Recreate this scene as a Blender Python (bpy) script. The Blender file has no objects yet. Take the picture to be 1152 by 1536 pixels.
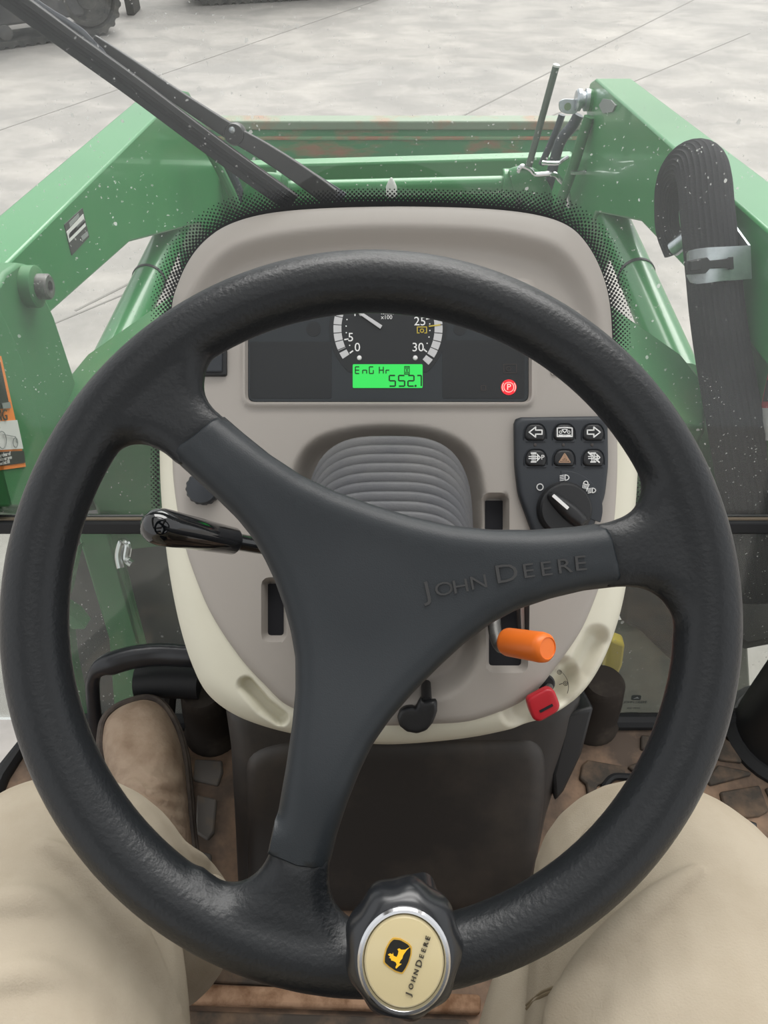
import bpy, bmesh, math, random
import numpy as np
from mathutils import Matrix, Vector
from mathutils.geometry import delaunay_2d_cdt

random.seed(4)
SC = bpy.context.scene
COL = SC.collection

# ------------------------------------------------------------------ camera
F = 1150.0                                   # focal length in pixels of the 1152 x 1536 frame
PITCH = math.radians(45)
CAM = Vector((0, 0, 1.70))
cf = Vector((0, math.cos(PITCH), -math.sin(PITCH)))
cr = Vector((1, 0, 0))
cu = Vector((0, math.sin(PITCH), math.cos(PITCH)))
cd = bpy.data.cameras.new('camera')
cd.sensor_fit = 'VERTICAL'
cd.sensor_height = 24.0
cd.lens = F / 1536 * 24.0
cd.clip_start = 0.02
cam = bpy.data.objects.new('camera', cd)
COL.objects.link(cam)
cam.location = CAM
cam.rotation_euler = (math.pi / 2 - PITCH, 0, 0)
SC.camera = cam

# ------------------------------------------------------------------ light
w = bpy.data.worlds.new('overcast_sky')
SC.world = w
w.use_nodes = True
wn = w.node_tree
wn.nodes.clear()
wo = wn.nodes.new('ShaderNodeOutputWorld')
bg = wn.nodes.new('ShaderNodeBackground')
tcw = wn.nodes.new('ShaderNodeTexCoord')
sx = wn.nodes.new('ShaderNodeSeparateXYZ')
rp = wn.nodes.new('ShaderNodeValToRGB')
rp.color_ramp.elements[0].position = 0.45
rp.color_ramp.elements[0].color = (0.86, 0.88, 0.90, 1)
rp.color_ramp.elements[1].position = 0.9
rp.color_ramp.elements[1].color = (1.0, 1.0, 1.0, 1)
mr = wn.nodes.new('ShaderNodeMapRange')
mr.inputs[1].default_value = -1
mr.inputs[2].default_value = 1
wn.links.new(tcw.outputs['Generated'], sx.inputs[0])
wn.links.new(sx.outputs[2], mr.inputs[0])
wn.links.new(mr.outputs[0], rp.inputs[0])
wn.links.new(rp.outputs[0], bg.inputs[0])
bg.inputs[1].default_value = 0.68
wn.links.new(bg.outputs[0], wo.inputs[0])
sd = bpy.data.lights.new('sun_behind_cloud', 'SUN')
sd.energy = 3.9
sd.angle = math.radians(60)
sd.color = (1.0, 0.98, 0.95)
so = bpy.data.objects.new('sun_behind_cloud', sd)
COL.objects.link(so)
so.location = (3, 6, 8)
so.rotation_euler = (math.radians(-38), math.radians(12), 0)
SC.view_settings.view_transform = 'Standard'
SC.view_settings.look = 'None'
SC.view_settings.gamma = 1
SC.view_settings.use_curve_mapping = False
SC.view_settings.exposure = 0.70


# ------------------------------------------------------------------ helpers
def ray(px, py):
    return cf + cr * ((px - 576) / F) + cu * ((768 - py) / F)

def at(px, py, depth):
    return CAM + ray(px, py) * depth

def onx(px, py, x):
    r = ray(px, py)
    return CAM + r * ((x - CAM.x) / r.x)

def ony(px, py, y):
    r = ray(px, py)
    return CAM + r * ((y - CAM.y) / r.y)

def onz(px, py, z):
    r = ray(px, py)
    return CAM + r * ((z - CAM.z) / r.z)


class Frame:
    """A flat local working frame (x, y in the plane, z out of it)."""
    def __init__(s, o, ex, ey):
        ex = Vector(ex).normalized()
        ey = Vector(ey)
        ey = (ey - ex * ey.dot(ex)).normalized()
        ez = ex.cross(ey)
        s.M = Matrix(((ex.x, ey.x, ez.x, o[0]), (ex.y, ey.y, ez.y, o[1]),
                      (ex.z, ey.z, ez.z, o[2]), (0, 0, 0, 1)))
        s.I = s.M.inverted()

    def p(s, px, py, h=0.0):
        c = s.I @ CAM
        r = s.I.to_3x3() @ ray(px, py)
        t = (h - c.z) / r.z
        return (c.x + r.x * t, c.y + r.y * t)

    def ps(s, pts, h=0.0):
        return [s.p(a, b, h) for a, b in pts]

    def p3(s, px, py, h=0.0):
        a, b = s.p(px, py, h)
        return (a, b, h)


def axis_frame(o, z, up=(0, 0, 1)):
    """frame whose z axis is the given direction"""
    z = Vector(z).normalized()
    ex = Vector(up).cross(z)
    if ex.length < 1e-4:
        ex = Vector((1, 0, 0))
    ex.normalize()
    return Frame(o, ex, z.cross(ex))


def cspline(pts, n=8, closed=True):
    out = []
    N = len(pts)
    P = [Vector(p) for p in pts]
    rng = range(N if closed else N - 1)
    for i in rng:
        if closed:
            a, b, c, d = P[i - 1], P[i], P[(i + 1) % N], P[(i + 2) % N]
        else:
            a, b, c, d = P[max(i - 1, 0)], P[i], P[i + 1], P[min(i + 2, N - 1)]
        for k in range(n):
            t = k / n
            out.append(0.5 * ((2 * b) + (c - a) * t + (2 * a - 5 * b + 4 * c - d) * t * t
                              + (3 * b - a - 3 * c + d) * t ** 3))
    if not closed:
        out.append(P[-1])
    return [tuple(v) for v in out]


def rpoly(pts, r, n=5):
    """polygon with rounded corners"""
    out = []
    N = len(pts)
    for i in range(N):
        p = Vector(pts[i]); a = Vector(pts[i - 1]); b = Vector(pts[(i + 1) % N])
        rr = r[i] if isinstance(r, (list, tuple)) else r
        da = (a - p); db = (b - p)
        q = min(rr, da.length * .48, db.length * .48)
        s = p + da.normalized() * q
        e = p + db.normalized() * q
        for k in range(n + 1):
            t = k / n
            out.append(tuple((1 - t) ** 2 * s + 2 * t * (1 - t) * p + t * t * e))
    return out


def rrect(x0, y0, x1, y1, r, n=5):
    return rpoly([(x0, y0), (x1, y0), (x1, y1), (x0, y1)], r, n)


def ccw(o):
    A = sum(o[i - 1][0] * o[i][1] - o[i][0] * o[i - 1][1] for i in range(len(o)))
    return o if A > 0 else o[::-1]


def resample(o, ds):
    P = np.array(o + [o[0]], float)
    L = np.r_[0, np.cumsum(np.hypot(*np.diff(P, axis=0).T))]
    n = max(8, int(L[-1] / ds))
    t = np.linspace(0, L[-1], n, endpoint=False)
    return np.stack([np.interp(t, L, P[:, 0]), np.interp(t, L, P[:, 1])], 1)


def dist_poly(Q, P, closed=True):
    """distance of points Q to polyline P"""
    A = P
    B = np.roll(P, -1, axis=0)
    if not closed:
        A, B = A[:-1], B[:-1]
    d = B - A
    l2 = (d ** 2).sum(1) + 1e-18
    out = np.empty(len(Q))
    for s in range(0, len(Q), 2000):
        q = Q[s:s + 2000]
        w_ = q[:, None, :] - A[None]
        t = np.clip((w_ * d[None]).sum(2) / l2[None], 0, 1)
        e = w_ - t[..., None] * d[None]
        out[s:s + 2000] = np.sqrt((e ** 2).sum(2).min(1))
    return out


def inside(Q, P):
    x, y = Q[:, 0], Q[:, 1]
    c = np.zeros(len(Q), bool)
    for i in range(len(P)):
        x0, y0 = P[i - 1]
        x1, y1 = P[i]
        if y0 == y1:
            continue
        m = ((y0 > y) != (y1 > y)) & (x < (x1 - x0) * (y - y0) / (y1 - y0) + x0)
        c ^= m
    return c


def sdist(Q, P):
    d = dist_poly(Q, P)
    return np.where(inside(Q, P), d, -d)       # positive inside


def sstep(a, b, x):
    t = np.clip((x - a) / (b - a), 0, 1)
    return t * t * (3 - 2 * t)


class MB:
    def __init__(s):
        s.v = []
        s.f = []

    def add(s, v, f, M=None):
        o = len(s.v)
        if M is not None:
            v = [M @ Vector(p) for p in v]
        s.v += [tuple(p) for p in v]
        s.f += [tuple(i + o for i in q) for q in f]
        return s

    def box(s, c, size, M=None):
        x, y, z = [q / 2 for q in size]
        v = [(c[0] + a * x, c[1] + b * y, c[2] + d * z) for a in (-1, 1) for b in (-1, 1) for d in (-1, 1)]
        f = [(0, 1, 3, 2), (4, 6, 7, 5), (0, 4, 5, 1), (2, 3, 7, 6), (0, 2, 6, 4), (1, 5, 7, 3)]
        return s.add(v, f, M)

    def prism(s, o, z0, z1, M=None):
        o = ccw(list(o))
        n = len(o)
        v = [(a, b, z0) for a, b in o] + [(a, b, z1) for a, b in o]
        f = [tuple(range(n))[::-1], tuple(range(n, 2 * n))]
        f += [(i, (i + 1) % n, n + (i + 1) % n, n + i) for i in range(n)]
        return s.add(v, f, M)

    def slab(s, pts, d):
        """polygon in 3-D extruded along the vector d"""
        n = len(pts)
        v = [Vector(p) for p in pts] + [Vector(p) + Vector(d) for p in pts]
        f = [tuple(range(n))[::-1], tuple(range(n, 2 * n))]
        f += [(i, (i + 1) % n, n + (i + 1) % n, n + i) for i in range(n)]
        return s.add(v, f)

    def tube(s, path, r, seg=12, closed=False, cap=True, ell=None, up=None, M=None, prof=None):
        """sweep; r scalar/list; ell=(a,b) scale of the cross-section; up fixes its orientation"""
        P = [Vector(p) for p in path]
        n = len(P)
        R = r if isinstance(r, (list, tuple)) else [r] * n
        T = []
        for i in range(n):
            if closed:
                t = P[(i + 1) % n] - P[i - 1]
            else:
                t = P[min(i + 1, n - 1)] - P[max(i - 1, 0)]
            T.append(t.normalized())
        u0 = Vector(up) if up else (Vector((0, 0, 1)) if abs(T[0].z) < .9 else Vector((1, 0, 0)))
        u = (u0 - T[0] * u0.dot(T[0])).normalized()
        v = []
        for i in range(n):
            if up:
                u = (Vector(up) - T[i] * Vector(up).dot(T[i])).normalized()
            else:
                u = (u - T[i] * u.dot(T[i])).normalized()
            b = T[i].cross(u)
            e = ell[i] if isinstance(ell, list) else (ell or (1, 1))
            for k in range(seg):
                if prof:
                    cx, cy = prof[k]
                else:
                    a = 2 * math.pi * k / seg
                    cx, cy = math.cos(a), math.sin(a)
                v.append(P[i] + u * (R[i] * cx * e[0]) + b * (R[i] * cy * e[1]))
        f = []
        for i in range(n if closed else n - 1):
            j = (i + 1) % n
            for k in range(seg):
                l = (k + 1) % seg
                f.append((i * seg + k, i * seg + l, j * seg + l, j * seg + k))
        if cap and not closed:
            f.append(tuple(range(seg))[::-1])
            f.append(tuple(range((n - 1) * seg, n * seg)))
        return s.add(v, f, M)

    def lathe(s, prof, seg=24, M=None):
        v = []
        for r, z in prof:
            for k in range(seg):
                a = 2 * math.pi * k / seg
                v.append((r * math.cos(a), r * math.sin(a), z))
        f = []
        for i in range(len(prof) - 1):
            for k in range(seg):
                l = (k + 1) % seg
                f.append((i * seg + k, i * seg + l, (i + 1) * seg + l, (i + 1) * seg + k))
        f.append(tuple(range(seg))[::-1])
        f.append(tuple(range((len(prof) - 1) * seg, len(prof) * seg)))
        return s.add(v, f, M)

    def pillow(s, outline, hfun, base, g=.006, ds=None, r=.008, M=None, bottom=False, extra=None):
        """triangulated relief over an outline: z = hfun(x, y, distance to edge)"""
        o = resample(ccw(list(outline)), ds or g * .7)
        n = len(o)
        t = np.roll(o, -1, 0) - np.roll(o, 1, 0)
        t /= np.hypot(t[:, 0], t[:, 1])[:, None] + 1e-12
        nin = np.stack([-t[:, 1], t[:, 0]], 1)
        pts = []
        for q in (.06, .2, .42, .7, 1.0):
            c = o + nin * (r * q)
            d = sdist(c, o)
            pts.append(c[d > r * q * .93])
        mn, mx = o.min(0), o.max(0)
        gx, gy = np.meshgrid(np.arange(mn[0], mx[0], g), np.arange(mn[1], mx[1], g * .866))
        gx[1::2] += g / 2
        G = np.stack([gx.ravel(), gy.ravel()], 1)
        d = sdist(G, o)
        G = G[d > r * 1.0 + g * .45]
        if extra is not None:
            X = np.concatenate(extra)
            X = X[sdist(X, o) > r * 1.02]
            keep = np.ones(len(G), bool)
            for s_ in range(0, len(G), 1500):
                keep[s_:s_ + 1500] = ((G[s_:s_ + 1500, None, :] - X[None]) ** 2).sum(2).min(1) > (g * .45) ** 2
            G = np.concatenate([G[keep], X])
        pts.append(G)
        A = np.concatenate([o] + pts)
        ed = [(i, (i + 1) % n) for i in range(n)]
        V, E_, Fc, _, _, _ = delaunay_2d_cdt([Vector(p) for p in A], ed, [], 1, 1e-7)
        Q = np.array([(p.x, p.y) for p in V])
        d = np.maximum(sdist(Q, o), 0)
        d[d < 1e-6] = 0
        Z = hfun(Q[:, 0], Q[:, 1], d)
        s.add([(Q[i, 0], Q[i, 1], Z[i]) for i in range(len(Q))], [tuple(x) for x in Fc], M)
        zb = hfun(o[:, 0], o[:, 1], np.zeros(n))
        bz = base if np.ndim(base) else np.full(n, base)
        v = [(o[i, 0], o[i, 1], bz[i]) for i in range(n)] + [(o[i, 0], o[i, 1], zb[i]) for i in range(n)]
        f = [(i, (i + 1) % n, n + (i + 1) % n, n + i) for i in range(n)]
        if bottom:
            f.append(tuple(range(n))[::-1])
        return s.add(v, f, M)


WM = {}

def setw(o, M):
    WM[o.name] = M.copy()

def tag(o, label=None, cat=None, group=None, kind=None):
    if label: o['label'] = label
    if cat: o['category'] = cat
    if group: o['group'] = group
    if kind: o['kind'] = kind
    return o

def thing(name, label, cat, loc, group=None):
    o = bpy.data.objects.new(name, None)
    o.empty_display_size = .05
    COL.objects.link(o)
    o.location = loc
    setw(o, Matrix.Translation(Vector(loc)))
    return tag(o, label, cat, group)

def build(mb, name, m, parent=None, M=None, smooth=35, label=None, cat=None, group=None, kind=None,
          bevel=None, bseg=2, merge=True, loc=None):
    """link the collected shapes as ONE mesh object"""
    me = bpy.data.meshes.new(name)
    v = [Vector(p) for p in mb.v]
    if M is not None:
        v = [M @ p for p in v]
    if parent is not None:
        base = WM[parent.name]
    else:
        if loc is None:
            lo = [min(p[i] for p in v) for i in range(3)]
            hi = [max(p[i] for p in v) for i in range(3)]
            loc = ((lo[0] + hi[0]) / 2, (lo[1] + hi[1]) / 2, lo[2])
        base = Matrix.Translation(Vector(loc))
    Bi = base.inverted()
    me.from_pydata([Bi @ p for p in v], [], mb.f)
    bm = bmesh.new()
    bm.from_mesh(me)
    if merge:
        bmesh.ops.remove_doubles(bm, verts=bm.verts, dist=2e-6)
    bmesh.ops.recalc_face_normals(bm, faces=bm.faces)
    bm.to_mesh(me)
    bm.free()
    me.materials.append(m)
    if smooth:
        me.shade_smooth()
        me.set_sharp_from_angle(angle=math.radians(smooth))
    o = bpy.data.objects.new(name, me)
    COL.objects.link(o)
    if parent is not None:
        o.parent = parent
    else:
        o.location = base.translation
    setw(o, base)
    if bevel:
        b = o.modifiers.new('bevel', 'BEVEL')
        b.width = bevel
        b.segments = bseg
        b.limit_method = 'ANGLE'
        b.angle_limit = math.radians(40)
    return tag(o, label, cat, group, kind)


# ------------------------------------------------------------------ materials
def srgb(r, g, b):
    f = lambda c: (c / 255 / 12.92) if c / 255 <= .04045 else ((c / 255 + .055) / 1.055) ** 2.4
    return (f(r), f(g), f(b), 1)

def mat(name, col, rough=.5, metal=0, col2=None, nscale=8, ndetail=6, lo=.4, hi=.65, bump=0, bscale=300,
        bdetail=2, spec=.5, coat=0, emit=None, estr=0, stretch=None, bdist=.001):
    m = bpy.data.materials.new(name)
    m.use_nodes = True
    nt = m.node_tree
    b = nt.nodes['Principled BSDF']
    b.inputs['Base Color'].default_value = col
    b.inputs['Roughness'].default_value = rough
    b.inputs['Metallic'].default_value = metal
    b.inputs['Specular IOR Level'].default_value = spec
    b.inputs['Coat Weight'].default_value = coat
    tc = nt.nodes.new('ShaderNodeTexCoord')
    src = tc.outputs['Object']
    if stretch:
        mp = nt.nodes.new('ShaderNodeMapping')
        mp.inputs['Scale'].default_value = stretch
        nt.links.new(src, mp.inputs[0])
        src = mp.outputs[0]
    if col2:
        n = nt.nodes.new('ShaderNodeTexNoise')
        n.inputs['Scale'].default_value = nscale
        n.inputs['Detail'].default_value = ndetail
        n.inputs['Roughness'].default_value = .62
        nt.links.new(src, n.inputs['Vector'])
        r = nt.nodes.new('ShaderNodeValToRGB')
        r.color_ramp.elements[0].position = lo
        r.color_ramp.elements[1].position = hi
        r.color_ramp.elements[0].color = col
        r.color_ramp.elements[1].color = col2
        nt.links.new(n.outputs['Fac'], r.inputs[0])
        nt.links.new(r.outputs[0], b.inputs['Base Color'])
    if bump:
        n2 = nt.nodes.new('ShaderNodeTexNoise')
        n2.inputs['Scale'].default_value = bscale
        n2.inputs['Detail'].default_value = bdetail
        nt.links.new(src, n2.inputs['Vector'])
        bp = nt.nodes.new('ShaderNodeBump')
        bp.inputs['Strength'].default_value = bump
        bp.inputs['Distance'].default_value = bdist
        nt.links.new(n2.outputs['Fac'], bp.inputs['Height'])
        nt.links.new(bp.outputs[0], b.inputs['Normal'])
    if emit:
        b.inputs['Emission Color'].default_value = emit
        b.inputs['Emission Strength'].default_value = estr
    return m

def glass_mat(name, film=.07, specks=1.0, tint=(.95, .98, .96, 1)):
    """thin dusty glass: transparent + weak mirror + dried dust specks"""
    m = bpy.data.materials.new(name)
    m.use_nodes = True
    nt = m.node_tree
    nt.nodes.clear()
    N = nt.nodes.new
    L = nt.links.new
    out = N('ShaderNodeOutputMaterial')
    tr = N('ShaderNodeBsdfTransparent'); tr.inputs[0].default_value = tint
    gl = N('ShaderNodeBsdfGlossy'); gl.inputs['Roughness'].default_value = .02
    gl.inputs[0].default_value = (1, 1, 1, 1)
    fr = N('ShaderNodeFresnel'); fr.inputs[0].default_value = 1.3
    m1 = N('ShaderNodeMixShader')
    L(fr.outputs[0], m1.inputs[0]); L(tr.outputs[0], m1.inputs[1]); L(gl.outputs[0], m1.inputs[2])
    df = N('ShaderNodeBsdfDiffuse'); df.inputs[0].default_value = (.80, .80, .78, 1)
    tl = N('ShaderNodeBsdfTranslucent'); tl.inputs[0].default_value = (.80, .80, .78, 1)
    md = N('ShaderNodeMixShader'); md.inputs[0].default_value = .5
    L(df.outputs[0], md.inputs[1]); L(tl.outputs[0], md.inputs[2])
    tc = N('ShaderNodeTexCoord')
    acc = None
    for sc, th, keep in ((42, .085, .80), (95, .10, .82), (210, .16, .80)):
        vo = N('ShaderNodeTexVoronoi'); vo.inputs['Scale'].default_value = sc
        wz = N('ShaderNodeTexNoise'); wz.inputs['Scale'].default_value = sc * 3
        ad = N('ShaderNodeVectorMath'); ad.operation = 'MULTIPLY_ADD'
        ad.inputs[1].default_value = (.004, .004, .004)
        L(tc.outputs['Object'], ad.inputs[2]); L(tc.outputs['Object'], wz.inputs['Vector'])
        L(wz.outputs['Color'], ad.inputs[0])
        L(ad.outputs[0], vo.inputs['Vector'])
        a = N('ShaderNodeMath'); a.operation = 'LESS_THAN'; a.inputs[1].default_value = th
        L(vo.outputs['Distance'], a.inputs[0])
        sp = N('ShaderNodeSeparateColor'); L(vo.outputs['Color'], sp.inputs[0])
        k = N('ShaderNodeMath'); k.operation = 'GREATER_THAN'; k.inputs[1].default_value = keep
        L(sp.outputs[0], k.inputs[0])
        mu = N('ShaderNodeMath'); mu.operation = 'MULTIPLY'
        L(a.outputs[0], mu.inputs[0]); L(k.outputs[0], mu.inputs[1])
        if acc is None:
            acc = mu
        else:
            mx = N('ShaderNodeMath'); mx.operation = 'MAXIMUM'
            L(acc.outputs[0], mx.inputs[0]); L(mu.outputs[0], mx.inputs[1])
            acc = mx
    # patches where the splashes gather
    pn = N('ShaderNodeTexNoise'); pn.inputs['Scale'].default_value = 7; pn.inputs['Detail'].default_value = 3
    L(tc.outputs['Object'], pn.inputs['Vector'])
    pr = N('ShaderNodeMapRange'); pr.inputs[1].default_value = .42; pr.inputs[2].default_value = .60
    L(pn.outputs['Fac'], pr.inputs[0])
    m3 = N('ShaderNodeMath'); m3.operation = 'MULTIPLY'
    L(acc.outputs[0], m3.inputs[0]); L(pr.outputs[0], m3.inputs[1])
    m4 = N('ShaderNodeMath'); m4.operation = 'MULTIPLY'; m4.inputs[1].default_value = .75 * specks
    L(m3.outputs[0], m4.inputs[0])
    # thin even film of dust
    fn = N('ShaderNodeMapRange'); fn.inputs[1].default_value = .3; fn.inputs[2].default_value = .75
    fn.inputs[3].default_value = film * .7; fn.inputs[4].default_value = film * 1.4
    L(pn.outputs['Fac'], fn.inputs[0])
    m5 = N('ShaderNodeMath'); m5.operation = 'MAXIMUM'
    L(m4.outputs[0], m5.inputs[0]); L(fn.outputs[0], m5.inputs[1])
    m2 = N('ShaderNodeMixShader')
    L(m5.outputs[0], m2.inputs[0]); L(m1.outputs[0], m2.inputs[1]); L(md.outputs[0], m2.inputs[2])
    L(m2.outputs[0], out.inputs[0])
    return m

M = {}
M['rim'] = mat('soft_black_urethane', srgb(17, 20, 23), .38, bump=.25, bscale=420, bdetail=3, bdist=.0012, spec=.45)
M['spoke'] = mat('satin_black_plastic', srgb(29, 34, 38), .46, bump=.12, bscale=1400, spec=.45)
M['letter'] = mat('embossed_letters', srgb(46, 46, 46), .55)
M['taupe'] = mat('taupe_plastic', srgb(164, 158, 151), .5, bump=.06, bscale=1200)
M['cream'] = mat('cream_plastic', srgb(216, 213, 195), .5, col2=srgb(206, 202, 183), nscale=5, lo=.45, hi=.75, bump=.05, bscale=900)
M['black'] = mat('black_plastic', srgb(30, 31, 33), .45, bump=.1, bscale=900)
M['panel'] = mat('switch_panel_plastic', srgb(44, 48, 53), .5, bump=.12, bscale=1500)
M['gloss'] = mat('gloss_black_vinyl', srgb(10, 12, 15), .08, coat=.6)
M['wrap'] = mat('black_wrapped_vinyl', srgb(30, 32, 36), .3, bump=.25, bscale=40, bdist=.003)
M['slotdark'] = mat('painted_slot_dark', srgb(14, 15, 22), .8)  # near-black colour stands in for the shade inside slots
M['glassdark'] = mat('tinted_instrument_lens', srgb(40, 45, 48), .18, spec=.4)
M['dial'] = mat('dial_face', srgb(26, 29, 31), .35)
M['white'] = mat('white_print', srgb(232, 232, 230), .5)
M['grey'] = mat('grey_print', srgb(196, 196, 196), .5)
M['dim'] = mat('unlit_icon', srgb(62, 56, 54), .5)
M['yellow'] = mat('yellow_print', srgb(200, 178, 70), .5)
M['hazard'] = mat('amber_print', srgb(176, 142, 116), .5)
M['lcd'] = mat('backlit_green_display', srgb(16, 130, 50), .3, emit=srgb(52, 232, 92), estr=.45)
M['lcdink'] = mat('display_segments', srgb(8, 40, 18), .5)
M['red_on'] = mat('lit_red_indicator', srgb(190, 16, 24), .4, emit=srgb(255, 28, 40), estr=.75)
M['red_hot'] = mat('lit_red_symbol', srgb(230, 150, 140), .4, emit=srgb(255, 190, 180), estr=.6)
M['bellows'] = mat('grey_rubber', srgb(86, 87, 90), .55, col2=srgb(100, 100, 100), nscale=14, bump=.2, bscale=500)
M['orange'] = mat('orange_plastic', srgb(238, 118, 36), .38)
M['red'] = mat('red_plastic', srgb(176, 26, 40), .35)
M['steel'] = mat('grey_steel', srgb(120, 120, 118), .45, metal=.6, col2=srgb(90, 88, 85), nscale=60)
M['chrome'] = mat('bright_chrome', srgb(215, 216, 218), .14, metal=1)
M['knobface'] = mat('beige_knob_face', srgb(196, 182, 142), .3, coat=.4)
M['knobblack'] = mat('knob_black', srgb(26, 28, 31), .26, spec=.6)
M['emblemblack'] = mat('emblem_black', srgb(20, 20, 16), .4)
M['emblemyellow'] = mat('emblem_yellow', srgb(246, 190, 40), .4)
M['emblemgold'] = mat('emblem_outline', srgb(200, 158, 60), .4)
M['ink'] = mat('dark_ink', srgb(52, 48, 40), .5)
M['khaki'] = mat('khaki_cotton', srgb(163, 153, 136), .92, col2=srgb(151, 140, 122), nscale=9, lo=.42, hi=.7, bump=.35, bscale=900, bdetail=4, spec=.15)
M['seam'] = mat('khaki_stitch', srgb(120, 108, 88), .95, spec=.1)
M['boot'] = mat('worn_tan_leather', srgb(150, 132, 114), .8, col2=srgb(112, 90, 72), nscale=18, lo=.42, hi=.75, bump=.9, bscale=60, bdetail=6, spec=.2, bdist=.004)
M['sole'] = mat('dark_boot_welt', srgb(46, 38, 33), .7, col2=srgb(78, 68, 60), nscale=40)
M['lining'] = mat('pale_boot_pull', srgb(172, 160, 142), .85)
M['green'] = mat('tractor_green_paint', srgb(40, 116, 62), .32, col2=srgb(48, 122, 66), nscale=3, spec=.5, coat=.25)
M['greendirt'] = mat('dusty_green_paint', srgb(48, 108, 62), .5, col2=srgb(86, 116, 74), nscale=6, lo=.5, hi=.8)
M['bucket'] = mat('bucket_worn_green', srgb(46, 112, 68), .5, col2=srgb(128, 92, 70), nscale=4, lo=.54, hi=.70, stretch=(1, 1, 4))
M['rusty'] = mat('rusty_edge', srgb(150, 108, 84), .8, col2=srgb(106, 140, 104), nscale=9, lo=.42, hi=.58)
M['bucketlip'] = mat('bare_bucket_lip', srgb(112, 128, 108), .6, col2=srgb(136, 98, 76), nscale=6, lo=.5, hi=.68)
M['sleeve'] = mat('braided_nylon_sleeve', srgb(34, 34, 38), .85, bump=.6, bscale=380, spec=.2)
M['zinc'] = mat('zinc_plated_steel', srgb(196, 202, 206), .3, metal=.85, col2=srgb(170, 176, 182), nscale=40)
M['rubber'] = mat('black_rubber', srgb(34, 35, 37), .6, spec=.35)
M['rubberdust'] = mat('dusty_black_rubber', srgb(52, 47, 43), .8, col2=srgb(84, 76, 68), nscale=20, lo=.5, hi=.8, spec=.2)
M['wiper'] = mat('wiper_black', srgb(16, 17, 19), .4)
M['wipergrey'] = mat('wiper_grey_arm', srgb(58, 62, 72), .3, spec=.6)
M['hose'] = mat('hydraulic_hose', srgb(48, 56, 64), .4)
M['rod'] = mat('rod_steel', srgb(92, 104, 94), .4, metal=.4)
M['cover'] = mat('column_cover_plastic', srgb(54, 51, 49), .5, col2=srgb(88, 80, 72), nscale=7, lo=.5, hi=.85, bump=.1, bscale=700)
M['matrubber'] = mat('muddy_rubber_mat', srgb(98, 86, 77), .85, col2=srgb(154, 128, 107), nscale=14, lo=.40, hi=.64, bump=.5, bscale=120, spec=.2)
M['pad'] = mat('muddy_mat_pad', srgb(74, 68, 62), .8, col2=srgb(122, 102, 84), nscale=26, lo=.45, hi=.72, bump=.4, bscale=160, spec=.25)
M['padgrey'] = mat('grey_mat_pad', srgb(112, 107, 102), .75, col2=srgb(134, 118, 102), nscale=30, lo=.5, hi=.75, spec=.25)
M['mud'] = mat('dried_mud', srgb(172, 140, 114), .95, col2=srgb(120, 90, 68), nscale=40, bump=.7, bscale=150, spec=.1)
M['track'] = mat('dusty_track_rubber', srgb(58, 58, 58), .9, col2=srgb(92, 90, 86), nscale=9, lo=.42, hi=.7, spec=.2)
M['trackframe'] = mat('dusty_track_frame', srgb(68, 68, 70), .75, col2=srgb(98, 96, 94), nscale=6, lo=.4, hi=.7, spec=.3)
M['blue'] = mat('blue_sticker', srgb(86, 146, 214), .5)
M['decalorange'] = mat('decal_orange', srgb(226, 128, 52), .5)
M['decalblack'] = mat('decal_black', srgb(44, 44, 42), .5)
M['decalwhite'] = mat('decal_white', srgb(205, 205, 202), .5)
M['decalred'] = mat('decal_red', srgb(186, 50, 56), .5)
M['decalgrey'] = mat('decal_grey', srgb(128, 132, 130), .5)
M['frit'] = mat('black_ceramic_frit', srgb(22, 24, 26), .35)
M['etch'] = mat('etched_mark', srgb(52, 58, 56), .6)
M['dark'] = mat('black_steel', srgb(38, 38, 38), .6, col2=srgb(62, 60, 56), nscale=12)  # black of steel parts, also of the sheet standing in for shaded ground
M['covergrey'] = mat('grey_ground_cover', srgb(104, 104, 96), .8, col2=srgb(132, 132, 122), nscale=8)  # grey of the added plate that covers overly bright ground
M['seat'] = mat('black_seat_vinyl', srgb(36, 36, 38), .6, bump=.2, bscale=300)
M['roof'] = mat('grey_headliner', srgb(120, 118, 114), .9)
M['amberseal'] = mat('seal_edge_light', srgb(112, 100, 84), .6)
M['glass'] = glass_mat('windscreen_glass', .034, 1.0, (.965, .975, .968, 1))
M['hatch'] = glass_mat('added_hatch_glass', .02, .2, (1, 1, 1, 1))  # glass of the added roof hatch
M['glasslow'] = glass_mat('lower_glass_dusty', .05, .8, (.90, .92, .90, 1))

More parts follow.
